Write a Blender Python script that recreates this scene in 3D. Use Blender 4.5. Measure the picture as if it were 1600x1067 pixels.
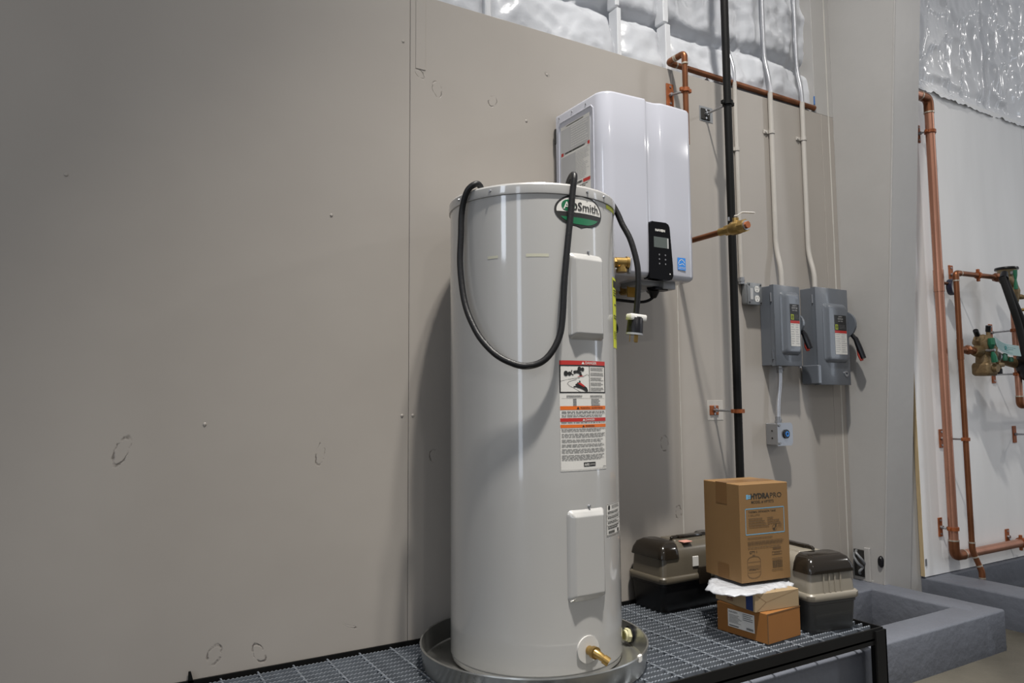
import bpy, bmesh, math, random
from math import sin, cos, pi, radians as RAD
from mathutils import Vector, Matrix, noise

random.seed(7)
for o in list(bpy.data.objects):
    bpy.data.objects.remove(o)
scene = bpy.context.scene
COL = scene.collection

# ------------------------------------------------------------------ camera
cam_d = bpy.data.cameras.new('camera')
cam_d.sensor_width = 36.0
cam_d.lens = 36.0 * 1140.96 / 1600.0
cam_d.clip_start = 0.02
cam = bpy.data.objects.new('camera', cam_d)
COL.objects.link(cam)
yaw, pit, rol = .530793, .0849308, -.0075438
fw = Vector((sin(yaw) * cos(pit), cos(yaw) * cos(pit), sin(pit)))
rt = Vector((cos(yaw), -sin(yaw), 0))
up = rt.cross(fw)
r2 = cos(rol) * rt + sin(rol) * up
u2 = -sin(rol) * rt + cos(rol) * up
cam.matrix_world = Matrix(((r2.x, u2.x, -fw.x, 0), (r2.y, u2.y, -fw.y, 0), (r2.z, u2.z, -fw.z, 1.0), (0, 0, 0, 1)))
scene.camera = cam

# ------------------------------------------------------------------ world, lamps, exposure
w = bpy.data.worlds.new('world')
scene.world = w
w.use_nodes = True
w.node_tree.nodes['Background'].inputs[0].default_value = (.96, .97, 1.0, 1)
w.node_tree.nodes['Background'].inputs[1].default_value = .31


def area(name, loc, target, sx, sy, power, col, spread=180):
    d = bpy.data.lights.new(name, 'AREA')
    d.shape = 'RECTANGLE'
    d.size, d.size_y = sx, sy
    d.energy = power
    d.color = col
    d.spread = math.radians(spread)
    o = bpy.data.objects.new(name, d)
    COL.objects.link(o)
    o.location = loc
    v = Vector(target) - Vector(loc)
    o.rotation_euler = v.to_track_quat('-Z', 'Y').to_euler()
    return o


area('high_bay_lamp', (1.05, .65, 5.3), (1.08, .68, 0), .13, .13, 50, (1.0, .95, .88), 56)
area('high_bay_lamp', (1.30, .65, 5.3), (2.45, 2.0, 1.2), .15, .15, 31, (1.0, .96, .90), 70)
area('high_bay_lamp', (.5, -4.6, 5.6), (.5, -4.5, 0), .3, .3, 52, (1.0, .96, .91))
area('high_bay_lamp', (9.5, -3.0, 5.6), (9.4, -2.9, 0), .6, .6, 140, (1.0, .97, .94))
area('left_fill_light', (-5.5, -.5, 3.6), (2, 1.9, 1.2), .8, 1.6, 38, (.80, .88, 1.0))  # added bluish fill from the left, not a known window
area('daylight_doorway', (-4.9, -3.3, 2.0), (1.2, 1.9, 1.8), .7, 4.0, 40, (.78, .87, 1.0))
area('daylight_doorway', (8.6, -2.3, 2.0), (1.3, 1.9, 1.8), .6, 4.0, 30, (.80, .88, 1.0))

scene.view_settings.view_transform = 'Standard'
scene.view_settings.look = 'None'
scene.view_settings.gamma = 1
scene.view_settings.use_curve_mapping = False
scene.view_settings.exposure = 0.0


# ------------------------------------------------------------------ materials
def lin(c):
    return tuple(((x / 255) / 12.92 if x / 255 <= .04045 else ((x / 255 + .055) / 1.055) ** 2.4) for x in c)


def mat(name, rgb, rough=.5, metal=0.0, var=.06, scale=6.0, bump=0.0, bscale=60.0, coat=0.0, alpha=1.0, stretch=(1, 1, 1), spec=.5, rvar=0.0):
    """rgb in linear. noise varied colour, optional fine bump"""
    m = bpy.data.materials.new(name)
    m.use_nodes = True
    nt = m.node_tree
    b = nt.nodes['Principled BSDF']
    b.inputs['Roughness'].default_value = rough
    b.inputs['Metallic'].default_value = metal
    b.inputs['Coat Weight'].default_value = coat
    b.inputs['Coat Roughness'].default_value = .06
    b.inputs['Alpha'].default_value = alpha
    b.inputs['Specular IOR Level'].default_value = spec
    tc = nt.nodes.new('ShaderNodeTexCoord')
    mp = nt.nodes.new('ShaderNodeMapping')
    mp.inputs['Scale'].default_value = stretch
    nt.links.new(tc.outputs['Object'], mp.inputs[0])
    n = nt.nodes.new('ShaderNodeTexNoise')
    n.inputs['Scale'].default_value = scale
    n.inputs['Detail'].default_value = 5
    nt.links.new(mp.outputs[0], n.inputs['Vector'])
    r = nt.nodes.new('ShaderNodeValToRGB')
    r.color_ramp.elements[0].position = .25
    r.color_ramp.elements[1].position = .75
    r.color_ramp.elements[0].color = tuple(max(0, c * (1 - var)) for c in rgb) + (1,)
    r.color_ramp.elements[1].color = tuple(min(1, c * (1 + var)) for c in rgb) + (1,)
    nt.links.new(n.outputs[0], r.inputs[0])
    nt.links.new(r.outputs[0], b.inputs['Base Color'])
    if rvar:
        mr = nt.nodes.new('ShaderNodeMapRange')
        mr.inputs[3].default_value = rough - rvar
        mr.inputs[4].default_value = rough + rvar
        nt.links.new(n.outputs[0], mr.inputs[0])
        nt.links.new(mr.outputs[0], b.inputs['Roughness'])
    if bump:
        n2 = nt.nodes.new('ShaderNodeTexNoise')
        n2.inputs['Scale'].default_value = bscale
        n2.inputs['Detail'].default_value = 4
        nt.links.new(mp.outputs[0], n2.inputs['Vector'])
        bp = nt.nodes.new('ShaderNodeBump')
        bp.inputs['Strength'].default_value = bump
        bp.inputs['Distance'].default_value = .01
        nt.links.new(n2.outputs[0], bp.inputs['Height'])
        nt.links.new(bp.outputs[0], b.inputs['Normal'])
    return m


def glow(name, rgb, strength):
    m = mat(name, rgb, .3)
    b = m.node_tree.nodes['Principled BSDF']
    b.inputs['Emission Color'].default_value = tuple(rgb) + (1,)
    b.inputs['Emission Strength'].default_value = strength
    return m


def wall_paint():
    """painted plywood: knots (oval rings), brush grain, a few scuffs, fixed in the place"""
    m = bpy.data.materials.new('painted_plywood')
    m.use_nodes = True
    nt = m.node_tree
    N = nt.nodes.new
    L = nt.links.new
    b = nt.nodes['Principled BSDF']
    b.inputs['Roughness'].default_value = .42
    geo = N('ShaderNodeNewGeometry')
    # base colour
    n = N('ShaderNodeTexNoise')
    n.inputs['Scale'].default_value = 1.6
    n.inputs['Detail'].default_value = 4
    L(geo.outputs['Position'], n.inputs['Vector'])
    r = N('ShaderNodeValToRGB')
    r.color_ramp.elements[0].position = .3
    r.color_ramp.elements[1].position = .7
    r.color_ramp.elements[0].color = (.340, .312, .282, 1)
    r.color_ramp.elements[1].color = (.372, .344, .312, 1)
    L(n.outputs[0], r.inputs[0])
    # warped position so that rings are ragged
    nw = N('ShaderNodeTexNoise')
    nw.inputs['Scale'].default_value = 55
    nw.inputs['Detail'].default_value = 5
    L(geo.outputs['Position'], nw.inputs['Vector'])
    sub = N('ShaderNodeVectorMath'); sub.operation = 'SUBTRACT'
    L(nw.outputs['Color'], sub.inputs[0]); sub.inputs[1].default_value = (.5, .5, .5)
    sc = N('ShaderNodeVectorMath'); sc.operation = 'SCALE'
    L(sub.outputs[0], sc.inputs[0]); sc.inputs['Scale'].default_value = .016
    add = N('ShaderNodeVectorMath'); add.operation = 'ADD'
    L(geo.outputs['Position'], add.inputs[0]); L(sc.outputs[0], add.inputs[1])
    knots = [(.635, .849, .013, .032, .15), (.095, .878, .016, .040, .35), (1.026, 2.092, .016, .030, -.2), (.960, 2.133, .02, .012, .6),
             (1.014, .829, .014, .020, .1), (2.029, .835, .020, .030, 0), (1.247, 2.095, .016, .020, .3), (.345, .304, .018, .026, .3),
             (.466, .289, .014, .03, -.5), (2.095, .558, .016, .026, 0), (1.485, 2.25, .010, .006, .5), (.731, .323, .024, .003, .45)]
    acc = None
    for (kx, kz, a, c, rot) in knots:
        mp = N('ShaderNodeMapping'); mp.vector_type = 'TEXTURE'
        mp.inputs['Location'].default_value = (kx, 2.25, kz)
        mp.inputs['Rotation'].default_value = (0, rot, 0)
        mp.inputs['Scale'].default_value = (a, 10, c)
        L(add.outputs[0], mp.inputs[0])
        ln = N('ShaderNodeVectorMath'); ln.operation = 'LENGTH'
        L(mp.outputs[0], ln.inputs[0])
        d = N('ShaderNodeMath'); d.operation = 'SUBTRACT'
        L(ln.outputs['Value'], d.inputs[0]); d.inputs[1].default_value = 1.0
        ab = N('ShaderNodeMath'); ab.operation = 'ABSOLUTE'
        L(d.outputs[0], ab.inputs[0])
        rg = N('ShaderNodeMapRange'); rg.interpolation_type = 'SMOOTHSTEP'
        L(ab.outputs[0], rg.inputs[0])
        rg.inputs[1].default_value = 0; rg.inputs[2].default_value = .22
        rg.inputs[3].default_value = 1; rg.inputs[4].default_value = 0
        if acc is None:
            acc = rg.outputs[0]
        else:
            mx = N('ShaderNodeMath'); mx.operation = 'MAXIMUM'
            L(acc, mx.inputs[0]); L(rg.outputs[0], mx.inputs[1])
            acc = mx.outputs[0]
    # break the rings up
    nb = N('ShaderNodeTexNoise'); nb.inputs['Scale'].default_value = 45
    L(geo.outputs['Position'], nb.inputs['Vector'])
    br = N('ShaderNodeMapRange'); L(nb.outputs[0], br.inputs[0])
    br.inputs[1].default_value = .42; br.inputs[2].default_value = .62
    mu = N('ShaderNodeMath'); mu.operation = 'MULTIPLY'
    L(acc, mu.inputs[0]); L(br.outputs[0], mu.inputs[1])
    mixc = N('ShaderNodeMix'); mixc.data_type = 'RGBA'
    f = N('ShaderNodeMath'); f.operation = 'MULTIPLY'; L(mu.outputs[0], f.inputs[0]); f.inputs[1].default_value = .85
    L(f.outputs[0], mixc.inputs[0]); L(r.outputs[0], mixc.inputs[6]); mixc.inputs[7].default_value = (.12, .105, .09, 1)
    L(mixc.outputs[2], b.inputs['Base Color'])
    # grain: vertical brush strokes + fine roller texture
    mg = N('ShaderNodeMapping'); mg.inputs['Scale'].default_value = (70, 70, 3.0)
    L(geo.outputs['Position'], mg.inputs[0])
    ng = N('ShaderNodeTexNoise'); ng.inputs['Scale'].default_value = 1.0; ng.inputs['Detail'].default_value = 3
    L(mg.outputs[0], ng.inputs['Vector'])
    nl = N('ShaderNodeTexNoise'); nl.inputs['Scale'].default_value = 3.2; nl.inputs['Detail'].default_value = 2
    L(geo.outputs['Position'], nl.inputs['Vector'])
    s1 = N('ShaderNodeMath'); s1.operation = 'MULTIPLY_ADD'
    L(ng.outputs[0], s1.inputs[0]); s1.inputs[1].default_value = .07; s1.inputs[2].default_value = 0
    s2 = N('ShaderNodeMath'); s2.operation = 'MULTIPLY_ADD'
    L(mu.outputs[0], s2.inputs[0]); s2.inputs[1].default_value = -.5; L(s1.outputs[0], s2.inputs[2])
    s3 = N('ShaderNodeMath'); s3.operation = 'MULTIPLY_ADD'
    L(nl.outputs[0], s3.inputs[0]); s3.inputs[1].default_value = .9; L(s2.outputs[0], s3.inputs[2])
    bp = N('ShaderNodeBump'); bp.inputs['Strength'].default_value = .45; bp.inputs['Distance'].default_value = .006
    L(s3.outputs[0], bp.inputs['Height']); L(bp.outputs[0], b.inputs['Normal'])
    return m


M = {}
M['wall'] = wall_paint()
M['column'] = mat('column_paint', (.395, .385, .372), .40, var=.03, bump=.06, bscale=30)
M['joint'] = mat('dark_joint', (.20, .185, .165), .8)
M['caulk'] = mat('caulk', (.55, .53, .49), .5)
M['white_panel'] = mat('white_painted_panel', (.83, .83, .825), .38, var=.06, scale=2.2, bump=.06, bscale=12, stretch=(3, 3, .5))
M['ply_edge'] = mat('raw_plywood_edge', (.46, .35, .20), .8, var=.25, scale=40, stretch=(1, 8, .3))
M['vinyl'] = mat('white_vinyl_facing', (.50, .515, .545), .30, var=.03, bump=.4, bscale=16)
M['vinyl_shiny'] = mat('shiny_vinyl_facing', (.80, .81, .83), .17, var=.03, bump=.16, bscale=20, stretch=(1, 1, .5))
M['batten'] = mat('white_batten', (.60, .61, .63), .4)
M['concrete'] = mat('concrete_floor', (.082, .075, .059), .6, var=.35, scale=3.5, bump=.15, bscale=70)
M['curb'] = mat('blue_grey_curb_paint', (.122, .132, .158), .50, var=.10, scale=5, bump=.35, bscale=28)
M['black_steel'] = mat('black_painted_steel', (.006, .006, .006), .5, var=.2, spec=.18)
M['galv'] = mat('galvanised_bar', (.23, .255, .29), .45, metal=.55, var=.25, scale=30)
M['galv_pan'] = mat('galvanised_sheet', (.42, .42, .40), .30, metal=.9, var=.22, scale=9, rvar=.1)
M['zinc'] = mat('zinc_steel', (.38, .39, .41), .38, metal=.85, var=.1)
M['tank'] = mat('tank_enamel', (.380, .377, .368), .34, var=.015, scale=3, coat=1.0)
M['tank_dark'] = mat('tank_seam', (.26, .25, .235), .5)
M['cord'] = mat('black_rubber_cord', (.008, .008, .009), .45, var=.3, bump=.1, bscale=120, spec=.3)
M['white_plastic'] = mat('white_plastic', (.66, .65, .62), .4)
M['escutcheon'] = mat('pale_grey_plastic', (.50, .49, .47), .45)
M['grey_plastic'] = mat('grey_plastic', (.30, .31, .33), .4)
M['black_plastic'] = mat('black_plastic', (.007, .007, .009), .3, spec=.3)
M['black_gloss'] = mat('gloss_black_panel', (.003, .003, .004), .10, spec=.22)
M['brass'] = mat('brass', (.38, .25, .085), .34, metal=.85, var=.25, scale=30)
M['bronze'] = mat('bronze_casting', (.215, .150, .075), .5, metal=.55, var=.25, scale=40, bump=.2, bscale=120)
M['copper'] = mat('aged_copper', (.215, .082, .036), .40, metal=.75, var=.35, scale=14, stretch=(1, 1, .4))
M['copper_new'] = mat('bright_copper', (.46, .225, .150), .34, metal=.72, var=.14, scale=10, stretch=(1, 1, .4))
M['copper_plate'] = mat('copper_coated_steel', (.30, .085, .024), .5, metal=.3, var=.3, scale=40)
M['solder'] = mat('solder_ring', (.50, .44, .36), .4, metal=.7)
M['white_enamel'] = mat('white_enamel', (.44, .45, .505), .16, var=.01, coat=.5)
M['paper'] = mat('label_paper', (.60, .59, .56), .5, var=.02)
M['paper_grey'] = mat('grey_label', (.42, .42, .42), .4, var=.02)
M['ink'] = mat('black_ink', (.012, .012, .012), .5)
M['ink_soft'] = mat('fine_print_ink', (.10, .10, .10), .6)
M['red'] = mat('red_ink', (.42, .022, .018), .5)
M['orange'] = mat('orange_ink', (.62, .13, .010), .5)
M['green'] = mat('green_ink', (.008, .13, .055), .4)
M['yellow'] = mat('yellow_label', (.56, .60, .035), .5)
M['blue'] = mat('blue_label', (.025, .20, .60), .4)
M['navy_strip'] = mat('blue_strip', (.02, .12, .36), .5)
M['tape_mark'] = mat('faded_tape_mark', (.45, .445, .355), .4)
M['lcd'] = mat('lcd', (.085, .10, .095), .2)
M['grey_box'] = mat('grey_enclosure_paint', (.115, .128, .148), .32, var=.05, bump=.03, bscale=60, coat=.2)
M['cast_grey'] = mat('cast_grey_box', (.21, .22, .23), .4, metal=.3, var=.08, bump=.1, bscale=80)
M['conduit'] = mat('painted_conduit', (.46, .435, .40), .4)
M['emt'] = mat('bare_conduit', (.62, .63, .66), .28, metal=.85)
M['card'] = mat('brown_cardboard', (.185, .102, .036), .75, var=.06, scale=5)
M['card_orange'] = mat('orange_cardboard', (.225, .090, .016), .7, var=.06, scale=5)
M['card_tan'] = mat('tan_cardboard', (.27, .195, .110), .75, var=.06, scale=5)
M['card_edge'] = mat('cardboard_edge', (.13, .065, .022), .8)
M['tape'] = mat('packing_tape', (.150, .078, .028), .35)
M['print'] = mat('printed_black', (.025, .018, .010), .7)
M['print_soft'] = mat('printed_fine', (.085, .05, .022), .7)
M['print_blue'] = mat('printed_blue', (.13, .33, .50), .7)
M['bag'] = mat('clear_plastic_bag', (.58, .60, .64), .22, var=.06, bump=.8, bscale=30, alpha=.58)
M['taupe'] = mat('taupe_plastic', (.205, .185, .150), .35, var=.05)
M['taupe_dark'] = mat('smoky_taupe_plastic', (.085, .073, .054), .3, var=.05)
M['smoke'] = mat('dark_smoke_plastic', (.014, .011, .008), .12, spec=.45)
M['base_black'] = mat('tool_box_black', (.008, .008, .009), .4, spec=.25)
M['base_lit'] = mat('tool_box_black_lit', (.050, .050, .048), .4, spec=.3)  # black plastic lightened to grey, the light on it put into the colour
M['pink'] = mat('pink_sticker', (.50, .24, .19), .6)
M['red_plastic'] = mat('red_plastic', (.42, .03, .012), .4)
M['green_plastic'] = mat('green_handle', (.012, .13, .065), .4)
M['tag'] = mat('pale_blue_tag', (.38, .52, .52), .5)
M['dark_hole'] = mat('dark_cavity', (.02, .018, .016), .8)
M['navy'] = mat('navy_print', (.008, .022, .095), .6)
M['sq_yellow'] = mat('yellow_green_mark', (.30, .36, .02), .5)


# ------------------------------------------------------------------ mesh helpers
class MB:
    def __init__(s):
        s.v = []
        s.f = []
        s.m = []
        s.mi = 0

    def add(s, verts, faces):
        k = len(s.v)
        s.v += [Vector(p) for p in verts]
        s.f += [[i + k for i in f] for f in faces]
        s.m += [s.mi] * len(faces)
        return s

    def box(s, a, b):
        x0, y0, z0 = a
        x1, y1, z1 = b
        return s.add([(x0, y0, z0), (x1, y0, z0), (x1, y1, z0), (x0, y1, z0), (x0, y0, z1), (x1, y0, z1), (x1, y1, z1), (x0, y1, z1)],
                     [(3, 2, 1, 0), (4, 5, 6, 7), (0, 1, 5, 4), (1, 2, 6, 5), (2, 3, 7, 6), (3, 0, 4, 7)])

    def rbox(s, a, b, r=.004, seg=2):
        bm = bmesh.new()
        bmesh.ops.create_cube(bm, size=1)
        for v in bm.verts:
            v.co = Vector([(a[i] + b[i]) / 2 + v.co[i] * (b[i] - a[i]) for i in range(3)])
        bmesh.ops.bevel(bm, geom=bm.edges[:], offset=r, segments=seg, profile=.5, affect='EDGES')
        bm.verts.index_update()
        s.add([v.co.copy() for v in bm.verts], [[v.index for v in f.verts] for f in bm.faces])
        bm.free()
        return s

    def tube(s, path, r, n=16, cap=True):
        P = [Vector(p) for p in path]
        rs = r if isinstance(r, (list, tuple)) else [r] * len(P)
        T = []
        for i in range(len(P)):
            a = P[max(0, i - 1)]
            b = P[min(len(P) - 1, i + 1)]
            T.append((b - a).normalized())
        ref = Vector((0, 0, 1)) if abs(T[0].z) < .9 else Vector((1, 0, 0))
        nrm = T[0].cross(ref).normalized()
        vs = []
        for i, p in enumerate(P):
            if i:
                q = T[i - 1].rotation_difference(T[i])
                nrm = (q @ nrm).normalized()
            bn = T[i].cross(nrm)
            for k in range(n):
                t = 2 * pi * k / n
                vs.append(p + (nrm * cos(t) + bn * sin(t)) * rs[i])
        fs = []
        for i in range(len(P) - 1):
            for k in range(n):
                k2 = (k + 1) % n
                fs.append((i * n + k, i * n + k2, (i + 1) * n + k2, (i + 1) * n + k))
        if cap:
            fs.append(tuple(range(n))[::-1])
            fs.append(tuple((len(P) - 1) * n + k for k in range(n)))
        return s.add(vs, fs)

    def cyl(s, a, b, r, n=16, r2=None):
        return s.tube([a, b], [r, r if r2 is None else r2], n)

    def lathe(s, prof, c=(0, 0, 0), n=48, closed=False):
        vs, fs = [], []
        m = len(prof)
        for k in range(n):
            t = 2 * pi * k / n
            for (r, z) in prof:
                vs.append((c[0] + r * cos(t), c[1] + r * sin(t), c[2] + z))
        for k in range(n):
            k2 = (k + 1) % n
            for i in range(m - 1 if not closed else m):
                j = (i + 1) % m
                fs.append((k * m + i, k2 * m + i, k2 * m + j, k * m + j))
        return s.add(vs, fs)

    def prism(s, poly, axis, a, b):
        """poly: 2-D outline; extruded along axis (0,1,2) from a to b"""
        n = len(poly)

        def P(q, d):
            l = list(q)
            l.insert(axis, d)
            return l
        vs = [P(q, a) for q in poly] + [P(q, b) for q in poly]
        fs = [tuple(range(n)), tuple(range(2 * n - 1, n - 1, -1))] + [(i, i + n, (i + 1) % n + n, (i + 1) % n) for i in range(n)]
        return s.add(vs, fs)

    def sphere(s, c, r, n=12, sz=1):
        prof = [(max(1e-5, r * sin(pi * i / n)), -r * sz * cos(pi * i / n)) for i in range(n + 1)]
        return s.lathe(prof, c, n * 2)

    def xf(s, mtx):
        s.v = [mtx @ p for p in s.v]
        return s


ORG = {}


def build(name, mb, m, parent=None, smooth=True, angle=35, local=False):
    me = bpy.data.meshes.new(name)
    org = ORG.get(parent, Vector((0, 0, 0))) if (parent and not local) else Vector((0, 0, 0))
    me.from_pydata([tuple(p - org) for p in mb.v], [], mb.f)
    ms = m if isinstance(m, (list, tuple)) else [m]
    for q in ms:
        me.materials.append(M[q] if isinstance(q, str) else q)
    if len(ms) > 1:
        me.polygons.foreach_set('material_index', mb.m)
    bm = bmesh.new()
    bm.from_mesh(me)
    bmesh.ops.recalc_face_normals(bm, faces=bm.faces[:])
    bm.to_mesh(me)
    bm.free()
    if smooth:
        me.polygons.foreach_set('use_smooth', [True] * len(me.polygons))
        me.set_sharp_from_angle(angle=RAD(angle))
    o = bpy.data.objects.new(name, me)
    COL.objects.link(o)
    if parent:
        o.parent = parent
        ORG[o] = org
    return o


def thing(name, label, cat, loc=(0, 0, 0), rotz=0, group=None):
    o = bpy.data.objects.new(name, None)
    COL.objects.link(o)
    o.empty_display_size = .05
    o.location = loc
    o.rotation_euler = (0, 0, rotz)
    ORG[o] = Vector(loc)
    return tag(o, label, cat, group)


def tag(o, label, cat, group=None):
    o['label'] = label
    o['category'] = cat
    if group:
        o['group'] = group
    return o


def struct(name, mb, m, label=None, parent=None, **k):
    o = build(name, mb, m, parent, **k)
    if not parent:
        o['kind'] = 'structure'
        if label:
            o['label'] = label
    return o


def share(o, name, loc, parent, scale=None):
    c = bpy.data.objects.new(name, o.data)
    COL.objects.link(c)
    c.parent = parent
    c.location = loc
    if scale:
        c.scale = scale
    return c


def run(pts, bend=.03, seg=7):
    """centre line through pts with rounded corners"""
    P = [Vector(p) for p in pts]
    out = [P[0]]
    for i in range(1, len(P) - 1):
        a = (P[i - 1] - P[i])
        b = (P[i + 1] - P[i])
        d = min(bend, a.length * .49, b.length * .49)
        p0 = P[i] + a.normalized() * d
        p1 = P[i] + b.normalized() * d
        for k in range(seg + 1):
            t = k / seg
            out.append(p0 * (1 - t) ** 2 + P[i] * 2 * t * (1 - t) + p1 * t * t)
    out.append(P[-1])
    return out


def spline(pts, seg=8):
    P = [Vector(p) for p in pts]
    out = []
    for i in range(len(P) - 1):
        p0 = P[max(0, i - 1)]; p1 = P[i]; p2 = P[i + 1]; p3 = P[min(len(P) - 1, i + 2)]
        for k in range(seg):
            t = k / seg
            out.append(.5 * ((2 * p1) + (p2 - p0) * t + (2 * p0 - 5 * p1 + 4 * p2 - p3) * t * t + (3 * p1 - p0 - 3 * p2 + p3) * t ** 3))
    out.append(P[-1])
    return out


_text = {}


def text_geo(s, bold=0):
    key = (s, bold)
    if key not in _text:
        cu = bpy.data.curves.new('lettering', 'FONT')
        cu.body = s
        cu.size = 1
        cu.offset = bold
        cu.resolution_u = 2
        ob = bpy.data.objects.new('lettering', cu)
        COL.objects.link(ob)
        me = bpy.data.meshes.new_from_object(ob)
        vs = [(v.co.x, v.co.y) for v in me.vertices]
        fs = [tuple(p.vertices) for p in me.polygons]
        bpy.data.objects.remove(ob)
        bpy.data.curves.remove(cu)
        bpy.data.meshes.remove(me)
        _text[key] = (vs, fs)
    return _text[key]


class Print:
    """flat print in (u, v), laid on a surface by a mapping F(u, v, d)"""

    def __init__(s, F):
        s.F = F
        s.mb = MB()

    def poly(s, pts, d=.0004):
        s.mb.add([s.F(u, v, d) for u, v in pts], [tuple(range(len(pts)))])
        return s

    def rect(s, u0, v0, u1, v1, d=.0004, step=.008):
        n = max(1, int(abs(u1 - u0) / step))
        vs, fs = [], []
        for i in range(n + 1):
            u = u0 + (u1 - u0) * i / n
            vs += [s.F(u, v0, d), s.F(u, v1, d)]
        for i in range(n):
            fs.append((2 * i, 2 * i + 2, 2 * i + 3, 2 * i + 1))
        s.mb.add(vs, fs)
        return s

    def frame(s, u0, v0, u1, v1, t, d=.0004):
        s.rect(u0, v0, u1, v0 + t, d); s.rect(u0, v1 - t, u1, v1, d)
        s.rect(u0, v0, u0 + t, v1, d); s.rect(u1 - t, v0, u1, v1, d)
        return s

    def ellipse(s, cu, cv, a, b, d=.0004, v0=-9, v1=9, rings=8, n=40):
        """filled ellipse clipped to v0..v1 (relative to the centre, in units of b)"""
        lo, hi = max(-1, v0), min(1, v1)
        rows = 14
        for i in range(rows):
            y0 = lo + (hi - lo) * i / rows
            y1 = lo + (hi - lo) * (i + 1) / rows
            w0 = math.sqrt(max(0, 1 - y0 * y0)) * a
            w1 = math.sqrt(max(0, 1 - y1 * y1)) * a
            k = 12
            vs, fs = [], []
            for j in range(k + 1):
                t = -1 + 2 * j / k
                vs += [s.F(cu + w0 * t, cv + y0 * b, d), s.F(cu + w1 * t, cv + y1 * b, d)]
            for j in range(k):
                fs.append((2 * j, 2 * j + 2, 2 * j + 3, 2 * j + 1))
            s.mb.add(vs, fs)
        return s

    def stroke(s, pts, t, d=.0006):
        for (a, b) in zip(pts[:-1], pts[1:]):
            dx, dy = b[0] - a[0], b[1] - a[1]
            l = math.hypot(dx, dy) or 1
            nx, ny = -dy / l * t / 2, dx / l * t / 2
            s.poly([(a[0] - nx, a[1] - ny), (b[0] - nx, b[1] - ny), (b[0] + nx, b[1] + ny), (a[0] + nx, a[1] + ny)], d)
        return s

    def text(s, st, u, v, h, bold=0, align='L', width=None, d=.0006):
        vs, fs = text_geo(st, bold)
        if not vs:
            return s
        x0 = min(p[0] for p in vs); x1 = max(p[0] for p in vs)
        sy = h / .70
        sx = sy if width is None else width / (x1 - x0)
        w = (x1 - x0) * sx
        ox = u - x0 * sx - (w / 2 if align == 'C' else (w if align == 'R' else 0))
        s.mb.add([s.F(ox + p[0] * sx, v + p[1] * sy, d) for p in vs], fs)
        return s

    def lines(s, u0, v1, u1, v0, n, fill=.62, ragged=.25, seed=1, d=.0012):
        rnd = random.Random(seed)
        ph = (v1 - v0) / n
        for i in range(n):
            y1 = v1 - i * ph
            y0 = y1 - ph * fill
            end = u1 - (u1 - u0) * ragged * rnd.random()
            u = u0
            while u < end:
                w = (u1 - u0) * rnd.uniform(.03, .11)
                s.rect(u, y0, min(end, u + w), y1, d)
                u += w + (u1 - u0) * .014
        return s

    def build(s, name, m, parent, local=False):
        o = build(name, s.mb, m, parent, smooth=False, local=local)
        if name.endswith(('print', 'lines', 'lettering', 'artwork', 'legend', 'mark', 'symbol', 'line', 'slot', 'block')):
            o['kind'] = 'stuff'
        return o


def ring_clamp(mb, c, axis, r, t=.006, w=.016):
    """split-ring clamp round a pipe at c"""
    a = Vector(axis).normalized()
    c = Vector(c)
    mb.tube([c - a * w / 2, c + a * w / 2], r + t, 20)
    side = a.cross(Vector((0, -1, 0)))
    if side.length < .1:
        side = Vector((1, 0, 0))
    side.normalize()
    for sg in (-1, 1):
        p = c + side * sg * (r + t * 1.8)
        mb.rbox((p.x - .007, p.y - .007, p.z - w / 2), (p.x + .007, p.y + .007, p.z + w / 2), .002, 1)


# ================================================================== SETTING
D = 2.25       # face of the long wall
E = 2.10       # face of the panel wall beyond the column
b = MB().box((-4, -5, -.08), (9, 2.6, 0))
struct('floor', b, 'concrete', 'bare grey-brown concrete floor')

# ---- long wall: painted plywood sheets on a backing, with open joints
wall = struct('wall_back', MB().box((-3.0, D + .010, 0), (3.2, D + .05, 2.412)), 'joint', 'long beige painted plywood wall behind the water heater')
for (x0, x1) in ((-2.735, -1.515), (-1.5138, -.2962), (-.2951, .9243), (.9257, 2.1192), (2.1206, 3.1055), (3.107, 3.2)):
    p = MB().rbox((x0, D, 0), (x1, D + .012, 2.418), .0012, 1)
    build('panel', p, 'wall', wall)
# caulked joints and thin batten edges on the sheets
for (x, z0, z1, t) in ((2.120, .25, 2.40, .0035), (3.163, 0, 3.4, .006)):
    p = MB()
    n = 40
    for i in range(n):
        za, zb = z0 + (z1 - z0) * i / n, z0 + (z1 - z0) * (i + 1) / n
        wv = t * (.7 + .6 * random.random())
        p.box((x - wv / 2, D - .0016, za), (x + wv / 2, D + .003, zb))
    build('caulk_line', p, 'caulk', wall)
p = MB().rbox((.945, D - .0022, 2.15), (.982, D + .004, 2.418), .001, 1)
build('filler_strip', p, 'wall', wall)
for (x, z) in ((.303, .948), (.899, 2.234), (.958, 2.242), (.902, .964), (.940, .964), (1.485, 2.25), (1.39, 2.05), (.66, 1.60), (-.06, 1.62)):
    p = MB().lathe([(.0001, .0025), (.003, .0025), (.0048, .0012), (.0052, 0)], n=10)
    p.xf(Matrix.Translation((x, D, z)) @ Matrix.Rotation(pi / 2, 4, 'X'))
    build('screw', p, 'wall', wall)


# ---- white vinyl faced insulation above the sheets
def sheet(x0, x1, z0, z1, y, nx, nz, fn):
    vs, fs = [], []
    for j in range(nz + 1):
        for i in range(nx + 1):
            x = x0 + (x1 - x0) * i / nx
            z = z0 + (z1 - z0) * j / nz
            vs.append((x, y - fn(x, z), z))
    for j in range(nz):
        for i in range(nx):
            a = j * (nx + 1) + i
            fs.append((a, a + 1, a + nx + 2, a + nx + 1))
    return MB().add(vs, fs)


def ridge(v):
    return 1 - abs(v)


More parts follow.
